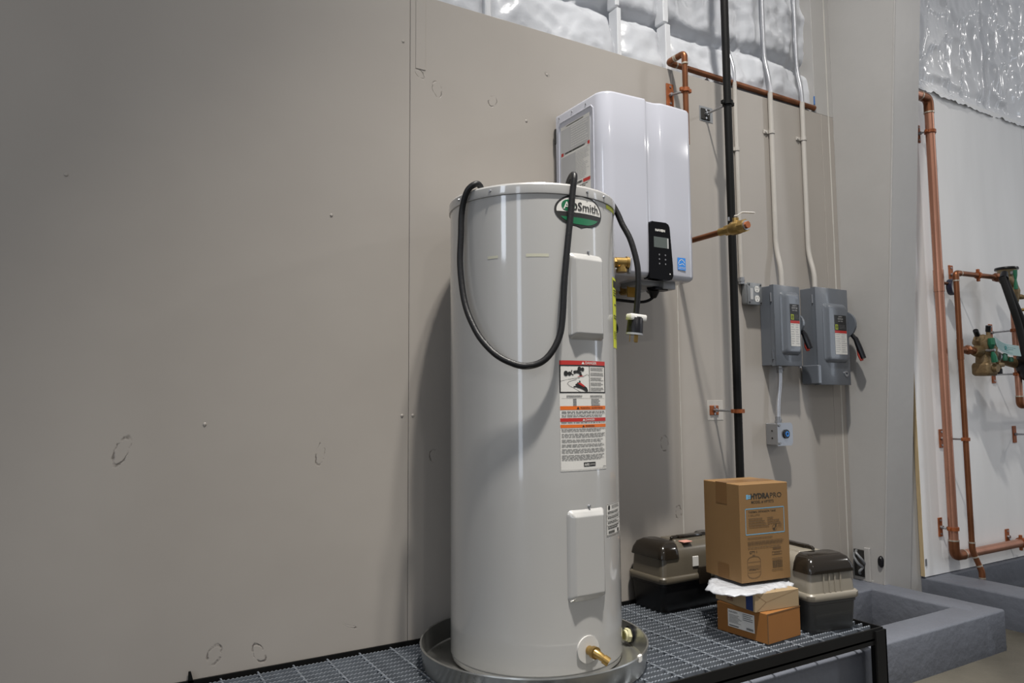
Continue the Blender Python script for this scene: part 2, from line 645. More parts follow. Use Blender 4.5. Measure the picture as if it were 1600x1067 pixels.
def crease_l(x, z):
    h = .030 * ridge(noise.noise((x * 3.1, z * 2.0, 3.3))) ** 3 + .014 * ridge(noise.noise((x * 7.5 + z * 4, z * 6.5, 8.1))) ** 4
    h += .03 * noise.noise((x * 1.3, z * 1.5, 1.1))
    # pulled in over the girt at z = 2.65
    h -= .045 * math.exp(-((z - 2.655) / .03) ** 2)
    h += .035 * min(1, max(0, (2.66 - z) / .2))
    for xb in (1.25, 1.872, 2.142):
        h -= .03 * math.exp(-((x - xb) / .035) ** 2)
    # gathers near the corner
    if x > 2.35:
        k = min(1, (x - 2.35) / .3)
        h += k * .028 * ridge(noise.noise((x * 9, z * .7, 5.0))) ** 2
    h += .006 * ridge(noise.noise((x * 16 - z * 9, z * 12, 2.2))) ** 4
    if x > 2.85:
        h = min(h, .085)
    if z < 2.50:
        h = min(h, .078 + .3 * max(0, z - 2.46))
    return h


def crease_r(x, z):
    h = .036 * ridge(noise.noise((x * 6.0, z * 1.0, 2.0))) ** 4
    h += .016 * ridge(noise.noise((x * 5 + z * 4, z * 4 - x * 3, 6.0))) ** 8
    h += .012 * ridge(noise.noise((x * 13, z * 3.2, 9.0))) ** 4 * min(1, max(0, (z - 2.75) * 2.5))
    h += .008 * ridge(noise.noise((x * 22 + z * 3, z * 7, 1.5))) ** 5
    h += .03 * noise.noise((x * 1.7, z * 2, 4))
    h -= .05 * math.exp(-((x - (4.52 - .03 * z)) / .012) ** 2)
    h *= min(1, .25 + max(0, (z - 2.64)) / .12)
    return h


p = sheet(-3, 3.062, 2.405, 4.6, 2.345, 460, 150, crease_l)
struct('wall_insulation', p, 'vinyl', 'wrinkled white insulation above the long wall', angle=80)
for (x, wd) in ((1.25, .026), (1.872, .022), (2.142, .030)):
    p = MB().rbox((x - wd / 2, 2.285, 2.41), (x + wd / 2, 2.345, 2.645), .004, 1)
    p.rbox((x - wd / 2 + .004, 2.30, 2.66), (x + wd / 2 + .004, 2.36, 4.5), .004, 1)
    o = build('trim_%d' % (int(x * 10)), p, 'batten')
    o.name = 'trim_1'
    o['kind'] = 'structure'
p = sheet(3.36, 8.5, 2.60, 4.8, 2.155, 560, 240, crease_r)
for v in p.v:
    k = max(0, 1 - (v.z - 2.60) / .10)
    v.y -= .062 * k
    v.z += k * (.018 * noise.noise((v.x * 9, 0, 3)) + .010 * noise.noise((v.x * 30, 1, 3)) + .012)
struct('wall_insulation', p, 'vinyl_shiny', 'shiny creased white insulation above the panels right of the column', angle=80)
# blue strip at the corner of the insulation
struct('trim_2', MB().rbox((3.055, 2.244, 2.455), (3.060, 2.252, 2.50), .003, 1), 'navy_strip', 'small blue strip at the insulation corner')
# return strip between the insulation and the column
struct('trim_3', MB().rbox((3.062, D, 2.418), (3.2, D + .10, 4.6), .001, 1), 'column', 'painted return strip beside the column')

# ---- boxed tapered column
yb, yt, zt = 2.095, 1.80, 4.6
zb = .16


def cy(z):
    return yb + (1.9 - yb) * (z - zb) / (2.861 - zb)


colb = MB()
vs = []
for z in (0, zt):
    f = cy(z)
    vs += [(3.2, f, z), (3.4, f, z), (3.4, 2.36, z), (3.2, 2.36, z)]
colb.add(vs, [(0, 1, 5, 4), (1, 2, 6, 5), (2, 3, 7, 6), (3, 0, 4, 7), (3, 2, 1, 0), (4, 5, 6, 7)])
column = struct('wall_column', colb, 'column', 'tapered boxed column in grey paint at the wall corner', smooth=False)
p = MB()   # raised bead along its front corner and a faint paint joint
p.tube([(3.2, cy(zb) + .002, zb), (3.2, cy(zt) + .002, zt)], .0045, 8)
build('corner_bead', p, 'column', column)
p = MB().rbox((3.188, 2.158, .16), (3.2, 2.186, .315), .002, 1)
p.rbox((3.196, 2.15, .156), (3.2, 2.194, .168), .001, 1)
build('raceway_cover', p, 'column', column)
p = MB().lathe([(.0001, .012), (.010, .012), (.014, .006), (.015, 0)], n=20)
p.xf(Matrix.Translation((3.2, 2.108, .262)) @ Matrix.Diagonal((1, 1, 1.8, 1)) @ Matrix.Rotation(-pi / 2, 4, 'Y'))
build('rubber_bumper', p, 'black_plastic', column)
p = MB().rbox((3.196, 2.19, .175), (3.203, 2.245, .30), .002, 1)
build('wall_opening', p, 'dark_hole', column)
p = MB()
p.tube(spline([(3.19, 2.235, .28), (3.165, 2.22, .27), (3.16, 2.20, .245), (3.18, 2.19, .225), (3.17, 2.20, .205), (3.19, 2.21, .19)], 6), .006, 8)
p.tube(spline([(3.19, 2.225, .295), (3.16, 2.205, .29), (3.165, 2.18, .262), (3.19, 2.185, .24)], 6), .006, 8)
build('wire_end', p, 'cast_grey', column)

# ---- panel wall beyond the column
wr = struct('wall_right', MB().box((3.4, E + .022, 0), (8.5, E + .05, 2.60)), 'column', 'backing wall right of the column')
xs = [3.528, 4.747, 5.966, 7.185, 8.4]
for i in range(4):
    a, c = xs[i] + .001, xs[i + 1] - .001
    p = MB().rbox((a, E, .153), (c, E + .02, 2.645), .0012, 1)
    build('panel', p, 'white_panel', wr)
    if i == 0:
        build('plywood_edge', MB().box((a - .004, E + .0015, .156), (a + .0005, E + .0195, 2.64)), 'ply_edge', wr, smooth=False)
build('corner_clip', MB().rbox((3.532, E - .004, .205), (3.545, E + .001, .24), .002, 1), 'zinc', wr)


# ---- painted concrete curbs
def curb(name, label, boxes):
    """union of box arms with slightly uneven, softened edges"""
    bm = bmesh.new()
    for (a, c) in boxes:
        g = bmesh.ops.create_cube(bm, size=1)
        for v in g['verts']:
            v.co = Vector([(a[i] + c[i]) / 2 + v.co[i] * (c[i] - a[i]) for i in range(3)])
    bmesh.ops.bevel(bm, geom=bm.edges[:], offset=.009, segments=3, profile=.5, affect='EDGES')
    long = [e for e in bm.edges if e.calc_length() > .2]
    bmesh.ops.subdivide_edges(bm, edges=long, cuts=14, use_grid_fill=True)
    for v in bm.verts:
        k = noise.noise_vector(v.co * 7) * .0035
        v.co += Vector((k.x, k.y, k.z * .6))
    bm.verts.index_update()
    p = MB().add([v.co.copy() for v in bm.verts], [[v.index for v in f.verts] for f in bm.faces])
    bm.free()
    return struct(name, p, 'curb', label, angle=60)


H1 = .160
curb('concrete_curb', 'blue-grey painted concrete curb ring under the black grating stand',
     [((-1.6, 1.605, -.02), (3.235, 1.74, H1)), ((3.09, 1.606, -.02), (3.236, 2.27, H1 - .0005)), ((-1.6, 2.09, -.02), (3.2, 2.27, H1 - .001))])
H2 = .150
curb('concrete_curb', 'blue-grey painted concrete curb ring below the white panels on the right',
     [((3.53, .9, -.02), (3.73, 2.16, H2)), ((3.53, 2.085, -.02), (8.4, 2.16, H2 - .0005)), ((3.53, .9, -.02), (8.4, 1.05, H2 - .001))])

# ================================================================== GRATING STAND AND GRATING
GZ = .243
X0, X1 = -.45, 2.335
Y0, Y1 = 1.544, 2.246
stand = thing('grating_stand', 'low black steel angle stand carrying the bar grating', 'stand', (1.0, 1.9, 0))
for (n, q) in (('front_beam', [((X0, Y0, GZ - .046), (X1, Y0 + .006, GZ + .005)), ((X0, Y0, GZ - .032), (X1, Y0 + .04, GZ - .026))]),
               ('back_beam', [((X0, Y1 - .006, GZ - .046), (X1, Y1, GZ + .006)), ((X0, Y1 - .04, GZ - .032), (X1, Y1, GZ - .026))]),
               ('end_beam', [((X1 - .006, Y0 + .006, GZ - .046), (X1, Y1 - .006, GZ + .005)), ((X1 - .04, Y0 + .006, GZ - .032), (X1 - .006, Y1 - .006, GZ - .026))]),
               ('end_beam', [((X0, Y0 + .006, GZ - .046), (X0 + .006, Y1 - .006, GZ + .005)), ((X0 + .006, Y0 + .006, GZ - .032), (X0 + .04, Y1 - .006, GZ - .026))])):
    p = MB()
    for (a, c) in q:
        p.box(a, c)
    build(n, p, 'black_steel', stand, smooth=False)
for (x, y, sx, sy, z0) in ((X1, Y0, -1, 1, 0), (X0, Y0, 1, 1, 0), (X1, Y1, -1, -1, H1), (X0, Y1, 1, -1, H1)):
    p = MB()
    xa, ya = x - sx * .007, y - (sy * .007 if sy > 0 else 0)
    p.box((min(xa, xa + sx * .055), min(ya, ya + sy * .006), z0), (max(xa, xa + sx * .055), max(ya, ya + sy * .006), GZ - .002))
    p.box((min(xa, xa + sx * .006), min(ya, ya + sy * .055), z0), (max(xa, xa + sx * .006), max(ya, ya + sy * .055), GZ - .002))
    build('leg', p, 'black_steel', stand, smooth=False)
p = MB().prism([(.278, GZ + .03), (.284, GZ + .03), (.292, GZ), (.278, GZ)], 1, Y1 - .006, Y1)
build('wall_tab', p, 'black_steel', stand, smooth=False)

grate = thing('bar_grating', 'galvanised serrated steel bar grating on the black stand', 'grating', (1.0, 1.9, GZ - .026))
gx0, gx1 = X0 + .008, X1 - .012
pitch = .0118
nt_ = int((gx1 - gx0) / pitch)
prof = []
for i in range(nt_ + 1):
    x = gx0 + i * pitch
    prof += [(x, -.0026), (x + pitch * .34, 0), (x + pitch * .62, 0)]
vs, fs = [], []
th = .0024
for (x, dz) in prof:
    vs += [(x - 1.0, -th, .026 + dz), (x - 1.0, th, .026 + dz), (x - 1.0, -th, 0), (x - 1.0, th, 0)]
for i in range(len(prof) - 1):
    a, c = i * 4, i * 4 + 4
    fs += [(a, c, c + 1, a + 1), (a + 2, c + 2, c, a), (a + 1, c + 1, c + 3, a + 3)]
fs += [(0, 1, 3, 2)]
bar0 = None
y = Y0 + .014
while y < Y1 - .012:
    if bar0 is None:
        bar0 = build('bearing_bar', MB().add(vs, fs), 'galv', grate, smooth=False, local=True)
        bar0.location = (0, y - 1.9, 0)
    else:
        share(bar0, 'bearing_bar', (0, y - 1.9, 0), grate)
    y += .0285
cr0 = None
x = .5607 - .1 * 10
while x < gx1:
    if x > gx0:
        if cr0 is None:
            p = MB()
            n = 56
            pa = []
            vs2, fs2 = [], []
            for i in range(n + 1):
                yy = Y0 + .01 - 1.9 + (Y1 - Y0 - .02) * i / n
                t = i * .55
                for k in range(4):
                    a = t + k * pi / 2
                    vs2.append((.0033 * cos(a), yy, .0228 + .0030 * sin(a)))
            for i in range(n):
                for k in range(4):
                    k2 = (k + 1) % 4
                    fs2.append((i * 4 + k, i * 4 + k2, i * 4 + 4 + k2, i * 4 + 4 + k))
            cr0 = build('cross_bar', p.add(vs2, fs2), 'galv', grate, smooth=False, local=True)
            cr0.location = (x - 1.0, 0, 0)
        else:
            share(cr0, 'cross_bar', (x - 1.0, 0, 0), grate)
    x += .1

# ================================================================== DRAIN PAN
PC = Vector((1.186, 1.906, GZ))
PR = .3365
pan = thing('drain_pan', 'round shallow galvanised drain pan under the tall water heater', 'pan', PC)
prof = [(.0001, .0005), (PR - .014, .0005), (PR - .010, .004), (PR - .0035, .060), (PR - .004, .063), (PR, .0645), (PR + .0012, .061), (PR - .0005, .058), (PR - .0085, .002), (PR - .013, -.0006), (.0001, -.0006)]
p = MB().lathe([(r, z + .001) for r, z in prof], PC, 72)
build('pan_body', p, 'galv_pan', pan, angle=25)
fd = Vector((1.515 - PC.x, 1.85 - PC.y, 0)).normalized()
fc = Vector((PC.x, PC.y, GZ + .033)) + fd * (PR - .010)
p = MB().cyl(fc + fd * .012, fc - fd * .004, .026, 28)
fit = build('drain_fitting', p, 'black_plastic', pan)
p = MB()
p.cyl(fc - fd * .003, fc - fd * .014, .0215, 6)
p.cyl(fc - fd * .012, fc - fd * .022, .0165, 24)
build('lock_nut', p, mat('ivory_nylon', (.47, .45, .28), .5), fit)
build('drain_hole', MB().cyl(fc - fd * .0222, fc - fd * .0226, .012, 20), mat('drain_bore', (.24, .22, .06), .6), fit)
cd = Vector((.464, -.886, 0)).normalized()
cc = Vector((PC.x, PC.y, GZ)) + cd * PR
p = MB().rbox((-.009, -.004, .050), (.009, .005, .069), .002, 1)
p.xf(Matrix.Translation(cc) @ Matrix.Rotation(math.atan2(cd.x, -cd.y), 4, 'Z'))
build('rim_clip', p, 'white_plastic', pan)

# ================================================================== WATER HEATER
TC = (1.219, 1.945)
TR = .26
TZ0, TZ1 = GZ + .003, 1.628


def cylmap(theta_c=0.0, zc=0.0, R=TR):
    """u, v in metres along the tank skin"""
    def F(u, v, d):
        t = RAD(theta_c) + u / TR
        return Vector((TC[0] + (R + d) * sin(t), TC[1] - (R + d) * cos(t), zc + v))
    return F


tank = thing('water_heater', 'tall light grey cylindrical electric water heater standing in the drain pan', 'water heater', (TC[0], TC[1], TZ0))
c3 = (TC[0], TC[1], 0)
p = MB().lathe([(.0001, TZ0 + .002), (TR - .012, TZ0), (TR - .004, TZ0 + .003), (TR - .001, TZ0 + .016), (TR - .0035, TZ0 + .0175), (TR - .0035, TZ0 + .0195), (TR, TZ0 + .021), (TR, .7), (TR, 1.2), (TR, 1.60), (TR - .004, 1.605), (.0001, 1.606)], c3, 128)
build('body', p, 'tank', tank, angle=25)
p = MB().lathe([(TR - .002, 1.5965), (TR + .0042, 1.5965), (TR + .0048, 1.600), (TR + .0042, 1.622), (TR + .001, 1.6275), (TR - .006, 1.6285), (TR - .010, 1.624), (.0001, 1.620)], c3, 128)
cap = build('top_cap', p, 'tank', tank, angle=25)
for th_ in (-59, 5.6, 22, -88, 60, 120, 180, -130):
    F = cylmap(th_, 1.6115, TR + .0045)
    a, q = F(0, 0, 0), F(0, 0, .004)
    build('screw', MB().cyl(a, q, .0045, 12, .003), 'zinc', cap)
# access covers: flat raised plateau on a skirt that follows the tank


def cover(zc, hw, hh, thc):
    nu, nv = 36, 60
    tcr = RAD(thc)
    out = Vector((sin(tcr), -cos(tcr), 0))
    sd = Vector((cos(tcr), sin(tcr), 0))
    vs, fs = [], []
    for j in range(nv + 1):
        for i in range(nu + 1):
            u = -hw + 2 * hw * i / nu
            v = -hh + 2 * hh * j / nv
            rc = .014
            qx, qz = abs(u) - hw + rc, abs(v) - hh + rc
            dist = -(math.hypot(max(qx, 0), max(qz, 0)) + min(max(qx, qz), 0) - rc)
            if qx > 0 and qz > 0 and math.hypot(qx, qz) > rc:      # pull into the rounded outline
                l = math.hypot(qx, qz)
                u = math.copysign(hw - rc + qx / l * rc, u)
                v = math.copysign(hh - rc + qz / l * rc, v)
                dist = 0

            def ss(a, c, x):
                t = min(1, max(0, (x - a) / (c - a)))
                return t * t * (3 - 2 * t)
            skirt = cylmap(thc, zc, TR)(u, v, .0006 + .004 * ss(0, .002, dist))
            plat = Vector((TC[0], TC[1], zc + v)) + out * (TR + .0135) + sd * u * .985
            k = .45 * ss(.005, .009, dist) + .55 * ss(.011, .017, dist)
            vs.append(skirt.lerp(plat, k))
    for j in range(nv):
        for i in range(nu):
            a = j * (nu + 1) + i
            fs.append((a, a + 1, a + nu + 2, a + nu + 1))
    o = build('access_cover', MB().add(vs, fs), 'tank', tank, angle=60)
    F = cylmap(thc, zc + hh + .008)
    build('screw', MB().cyl(F(.006, 0, -.001), F(.006, 0, .006), .0045, 10, .003), 'zinc', o)


cover(1.304, .066, .124, 5.0)
cover(.581, .066, .124, 2.2)

# oval badge
lf = cylmap(1.0, 1.552)
bd = Print(lf).ellipse(0, 0, .086, .0495, .0008).build('logo_badge', 'ink', tank)
Print(lf).ellipse(0, 0, .0795, .0435, .0013, v0=-.12, v1=1).build('white_field', 'paper', bd)
Print(lf).ellipse(0, 0, .076, .0405, .0013, v0=-.96, v1=-.48).build('green_field', 'green', bd)
Print(lf).ellipse(-.043, .013, .0215, .0175, .0018).build('green_disc', 'green', bd)
pr = Print(lf)
pr.text('A', -.059, .002, .022, .01, d=.0023)
pr.build('letter_a', 'paper', bd)
pr = Print(lf)
pr.text('O', -.0375, .001, .022, .022, d=.0023)
pr.text('Smith', -.012, .002, .024, .012, d=.0023, width=.078)
pr.text('.', .068, .002, .024, .012, d=.0023)
pr.build('lettering', 'ink', bd)

# warning label
wf = cylmap(2.4, .812)
W, Hh = .0835, .308      # half width, height
wl = Print(wf).rect(-W, 0, W, Hh, .0006).build('warning_label', 'paper', tank)
pr = Print(wf)
pr.rect(-W, Hh - .012, W, Hh, .001)
pr.build('red_banner', 'red', wl)
pr = Print(wf)
pr.rect(-W + .001, .1365, W - .001, .1465, .001)
pr.build('red_banner', 'red', wl)
pr = Print(wf)
pr.rect(-W + .001, .1695, W - .001, .1800, .001)
pr.build('orange_banner', 'orange', wl)
pr = Print(wf)
pr.rect(-W + .001, .1195, W - .001, .1285, .001)
pr.build('orange_banner', 'orange', wl)
pr = Print(wf)
pr.text('DANGER', 0, Hh - .0098, .0075, .01, d=.0015, align='L')
pr.poly([(-.014, Hh - .0100), (-.003, Hh - .0100), (-.0085, Hh - .0022)], .0015)
pr.text('DANGER', -.002, .1386, .006, .01, d=.0015)
pr.poly([(-.013, .1385), (-.004, .1385), (-.0085, .1445)], .0015)
pr.build('white_lettering', 'paper', wl)
pr = Print(wf)
pr.text('WARNING / ADVERTENCIA', -.020, .1722, .005, .008, d=.0015)
pr.poly([(-.032, .1717), (-.023, .1717), (-.0275, .1782)], .0015)
pr.text('WARNING', -.003, .1214, .005, .008, d=.0015)
pr.poly([(-.014, .1210), (-.006, .1210), (-.010, .1270)], .0015)
# picture frame, taps, spout and hand
pr.frame(-W, .2165, W, Hh - .012, .0035, .001)
pr.rect(.0135, .2165, .0155, Hh - .012, .001)
for (cx, cz) in ((-.064, .2715), (-.021, .284)):
    pr.ellipse(cx, cz, .0065, .0075, .0012)
    pr.ellipse(cx + .011, cz - .0005, .0055, .006, .0012)
    pr.stroke([(cx, cz), (cx + .011, cz)], .004, .0013)
pr.stroke([(-.040, .274), (-.032, .277), (-.020, .275), (-.0165, .270), (-.0165, .263)], .0085, .0012)
pr.stroke([(-.045, .281), (-.048, .275), (-.046, .269), (-.040, .268)], .003, .0012)
pr.poly([(-.034, .242), (-.020, .247), (.004, .232), (.009, .222), (.002, .220), (-.014, .228), (-.030, .232)], .0012)
for k in range(4):
    pr.stroke([(-.024 + k * .002, .236 + k * .004), (-.041 + k * .006, .234 + k * .0055)], .0035, .0013)
pr.stroke([(-.080, .250), (-.045, .257), (-.020, .2595)], .0009, .0012)
pr.stroke([(-.018, .2195), (-.052, .236), (-.060, .243), (-.055, .249), (-.030, .255)], .0009, .0012)
pr.stroke([(-.010, .262), (.006, .270), (.012, .266)], .0009, .0012)
pr.build('black_artwork', 'ink', wl)
pr = Print(wf)
pr.poly([(-.028, .243), (-.018, .246), (-.004, .237), (-.006, .233), (-.020, .240)], .0016)
pr.stroke([(-.027, .263), (-.008, .265)], .0018, .0014)
pr.build('red_artwork', 'red', wl)
pr = Print(wf)
for k in range(5):
    pr.lines(.0185, .289 - k * .0142, .0775, .2785 - k * .0142, 3, .55, .3, k + 3)
pr.lines(-.063, .210, -.010, .2035, 2, .6, .1, 11)
pr.lines(.016, .210, .070, .2035, 2, .6, .1, 12)
pr.rect(-.078, .2015, .078, .202, .001)
for k in range(5):
    pr.rect(-.043, .1975 - k * .0044, -.032, .2 - k * .0044, .001)
    pr.lines(.020, .2 - k * .0044, .058, .1975 - k * .0044, 1, .9, .2, k)
pr.lines(-.078, .1655, .080, .1580, 2, .5, .1, 21)
pr.rect(-.082, .1563, .082, .1568, .001)
pr.lines(-.078, .1548, .080, .1482, 2, .5, .1, 22)
pr.lines(-.080, .1345, .080, .1312, 1, .6, .0, 23)
zz = .1165
for (n_, sd_) in ((3, 31), (4, 32), (3, 33), (3, 34), (4, 35), (5, 36)):
    pr.lines(-.079, zz, .080, zz - n_ * .0032, n_, .5, .15, sd_)
    zz -= n_ * .0032 + .0036
pr.lines(.066, .009, .080, .007, 1, .8, 0, 5)
pr.frame(-W + .001, .003, W - .001, .1155, .0005, .0009)
pr.build('fine_print', 'ink_soft', wl)
pr = Print(wf).rect(-.0105, .0105, .0330, .0225, .0010)
o = pr.build('certification_mark', 'ink', wl)
pr = Print(wf).text('AHRI', -.0085, .0125, .0075, .02, d=.0015, width=.0165)
pr.text('CERTIFIED', .0095, .0140, .0040, .0, d=.0015, width=.0215)
pr.build('mark_lettering', 'paper', o)

# rating label on the right flank
rf = cylmap(20, .620)
rl = Print(rf).rect(-.001, 0, .108, .090, .0006).build('rating_label', 'paper', tank)
pr = Print(rf).frame(0, .001, .107, .089, .0012, .001)
pr.ellipse(.014, .079, .006, .007, .001)
pr.lines(.030, .084, .095, .074, 3, .5, .3, 41)
for k in range(3):
    pr.lines(.006, .068 - k * .014, .098, .060 - k * .014, 2, .6, .35, 44 + k)
    pr.rect(0, .0565 - k * .014, .107, .0572 - k * .014, .001)
pr.lines(.006, .027, .090, .016, 2, .6, .3, 49)
for k in range(14):
    pr.rect(.008 + k * .003, .005, .0095 + k * .003 + (k % 3) * .0006, .013, .001)
pr.rect(.072, .004, .088, .014, .001)
pr.build('rating_print', 'ink', rl)

# yellow energy label and small strip
ef = cylmap(36, 1.166)
el = Print(ef).rect(0, 0, .125, .215, .0006).build('energy_label', 'yellow', tank)
pr = Print(ef)
pr.rect(.006, .185, .115, .207, .001)
pr.lines(.008, .178, .1, .155, 3, .5, .3, 61)
pr.rect(.02, .130, .045, .135, .001)
pr.lines(.008, .100, .1, .085, 2, .5, .3, 62)
pr.lines(.008, .050, .1, .025, 5, .4, .3, 63)
pr.build('energy_print', 'ink', el)
Print(cylmap(27, 1.583)).rect(0, 0, .085, .012, .0006).build('yellow_sticker', 'yellow', tank)
pr = Print(cylmap(-61.6, 1.414))
pr.rect(0, 0, .034, .008)
pr.rect(.116, -.001, .181, .008)
pr.build('tape_mark', 'tape_mark', tank)

# drain valve at the foot
F = cylmap(1.0, .326)
dv_ax = (F(0, 0, 1) - F(0, 0, 0)).normalized()
p = MB().cyl(F(0, 0, -.006), F(0, 0, .0035), .0365, 40)
esc = build('drain_escutcheon', p, 'escutcheon', tank)
p = MB()
a = F(.002, -.002, 0)
p.cyl(a, a + dv_ax * .028, .0125, 20)
p.cyl(a + dv_ax * .022, a + dv_ax * .034, .0165, 20)
e2 = a + dv_ax * .034
tip = e2 + Vector((.018, -.018, -.016))
p.tube([e2 - dv_ax * .006, e2 + Vector((.006, -.008, -.005)), tip], [.012, .011, .009], 16)
p.cyl(tip - Vector((.004, -.004, -.0035)), tip + Vector((.006, -.006, -.005)), .0125, 16)
dv = build('drain_valve', p, 'brass', tank)
build('valve_stem', MB().cyl(a + dv_ax * .034, a + dv_ax * .041, .006, 12), 'brass', dv)

# temperature and pressure valve on the right flank
tpa = Vector((sin(RAD(72)), -cos(RAD(72)), 0))
tp0 = Vector((TC[0], TC[1], 1.457)) + tpa * (TR - .002)
tpv = MB()
tpv.cyl(tp0, tp0 + tpa * .018, .012, 20)
tpv.cyl(tp0 + tpa * .012, tp0 + tpa * .024, .0155, 6)
tpv.cyl(tp0 + tpa * .022, tp0 + tpa * .062, .0175, 20)
tpv.cyl(tp0 + tpa * .058, tp0 + tpa * .066, .0205, 20)
q = tp0 + tpa * .042
tpv.cyl(q, q - Vector((0, 0, .030)), .0155, 20)
tpv.cyl(q - Vector((0, 0, .022)), q - Vector((0, 0, .032)), .0185, 20)
tv = build('relief_valve', tpv, 'brass', tank)
q = tp0 + tpa * .066
p = MB().rbox((-.0045, -.010, -.036), (.0045, .010, .018), .003, 2)
p.xf(Matrix.Translation(q + tpa * .006) @ Matrix.Rotation(RAD(72 - 90), 4, 'Z') @ Matrix.Rotation(RAD(8), 4, 'Y'))
build('test_lever', p, 'zinc', tv)

# ---- power cord (lies on the heater: a thing of its own)
cordpts = [(1.30, 2.05, 1.640), (1.16, 2.02, 1.640), (1.05, 1.95, 1.641), (0.995, 1.875, 1.644), (0.972, 1.862, 1.643), (0.952, 1.876, 1.622), (0.945, 1.896, 1.567), (0.942, 1.897, 1.490), (0.938, 1.895, 1.413), (0.938, 1.881, 1.335), (0.940, 1.861, 1.277), (0.946, 1.834, 1.228), (0.958, 1.803, 1.181), (0.982, 1.762, 1.136), (1.013, 1.727, 1.111), (1.043, 1.702, 1.102), (1.078, 1.681, 1.112), (1.106, 1.670, 1.140), (1.129, 1.664, 1.185), (1.140, 1.664, 1.239), (1.150, 1.667, 1.339), (1.162, 1.669, 1.431), (1.176, 1.671, 1.525), (1.186, 1.672, 1.601),
           (1.195, 1.675, 1.650),
           (1.206, 1.705, 1.659), (1.222, 1.745, 1.646), (1.26, 1.80, 1.640), (1.33, 1.82, 1.640), (1.385, 1.81, 1.640), (1.418, 1.797, 1.634), (1.436, 1.785, 1.60), (1.446, 1.772, 1.560), (1.459, 1.752, 1.512), (1.468, 1.738, 1.454), (1.472, 1.732, 1.404), (1.471, 1.733, 1.344), (1.465, 1.739, 1.264)]
cord = thing('power_cord', 'thick black rubber power cord looped over the water heater with a locking plug', 'cord', (1.038, 1.694, 1.09))
build('cable', MB().tube(spline(cordpts, 6), .0092, 14), 'cord', cord)
pd = (Vector(cordpts[-1]) - Vector(cordpts[-2])).normalized()
pr_ = Vector(cordpts[-1])
rotp = pd.to_track_quat('Z', 'X').to_matrix().to_4x4()
pm = Matrix.Translation(pr_) @ rotp
p = MB().lathe([(.0001, .000), (.020, .000), (.0235, .004), (.0255, .050), (.0001, .050)], n=28).xf(pm)
plug = build('plug_body', p, 'black_plastic', cord, angle=40)
p = MB().rbox((-.030, -.018, -.008), (.026, .018, .012), .004, 2).xf(Matrix.Translation(pr_) @ rotp @ Matrix.Rotation(RAD(-35), 4, 'Z'))
build('strain_clamp', p, 'white_plastic', plug)
p = MB().lathe([(.0001, .050), (.0262, .050), (.0262, .056), (.0001, .056)], n=28).xf(pm)
build('plug_face', p, 'grey_plastic', plug)
for k in range(3):
    t = k * 2 * pi / 3 + .5
    p = MB().rbox((-.006, -.0012, .055), (.006, .0012, .078), .0008, 1)
    p.xf(pm @ Matrix.Rotation(t, 4, 'Z') @ Matrix.Translation((0, .0125, 0)))
    build('prong', p, 'brass', plug)

# ================================================================== TANKLESS HEATER
NX0, NX1, NY0, NY1, NZ0, NZ1 = 1.508, 1.922, 1.938, 2.228, 1.437, 2.085
nav = thing('tankless_heater', 'white wall-hung tankless heater with a black control panel above the brown boxes', 'heater', ((NX0 + NX1) / 2, NY1, NZ0))
# body outline in plan, rounded front corners, a vertical channel in the front
cx_ = []
rcn = .050


def arc(cx, cy_, r, a0, a1, n):
    return [(cx + r * cos(RAD(a0 + (a1 - a0) * i / n)), cy_ + r * sin(RAD(a0 + (a1 - a0) * i / n))) for i in range(n + 1)]


def nav_outline(ins, channel=True):
    x0, x1, y0, y1 = NX0 + ins, NX1 - ins, NY0 + ins, NY1
    o = [(x0, y1)] + arc(x0 + rcn, y0 + rcn, rcn, 180, 270, 10)
    g0, g1 = 1.697, 1.770
    if channel:
        o += [(g0 - .040, y0 - .0035), (g0 - .012, y0 - .0052), (g0 - .004, y0 - .0046), (g0, y0 - .002), (g0 + .003, y0 + .003), (g0 + .007, y0 + .0065), (g0 + .014, y0 + .0085),
              (g0 + .026, y0 + .0088), (g1 - .022, y0 + .0075), (g1 - .012, y0 + .005), (g1 - .005, y0 + .001), (g1 + .002, y0 - .0022), (g1 + .012, y0 - .0034), (g1 + .05, y0 - .0030)]
    else:
        o += [(g0 + (g1 - g0) * t, y0) for t in (-.5, -.16, -.05, 0, .04, .1, .2, .36, .7, .84, .93, 1.03, 1.16, 1.7)]
    o += arc(x1 - .028, y0 + .028, .028, 270, 360, 8) + [(x1, y1)]
    return o


levels = [(NZ0, .016), (NZ0 + .003, .008), (NZ0 + .010, .002), (NZ0 + .020, 0), (NZ0 + .2, 0), (NZ1 - .2, 0), (NZ1 - .012, 0), (NZ1 - .004, .003), (NZ1, .010)]
vs, fs = [], []
L0 = [nav_outline(i) for z, i in levels]
n = len(L0[0])
for (z, i), o in zip(levels, L0):
    vs += [(x, y, z) for x, y in o]
for k in range(len(levels) - 1):
    for i in range(n):
        j = (i + 1) % n
        fs.append((k * n + i, k * n + j, (k + 1) * n + j, (k + 1) * n + i))
fs += [tuple(range(n)), tuple((len(levels) - 1) * n + i for i in range(n))]
build('casing', MB().add(vs, fs), 'white_enamel', nav, angle=50)
build('wall_bracket', MB().rbox((NX0 + .03, NY1, NZ1 - .13), (NX1 - .03, D, NZ1 - .08), .002, 1).rbox((NX0 - .003, NY1 - .002, NZ1 - .11), (NX0 + .03, NY1 + .008, NZ1 - .05), .002, 1), 'dark_hole', nav)


def sideF(u, v, d):        # left flank, u runs away from the wall
    return Vector((NX0 - d, NY1 - u, NZ0 + v))


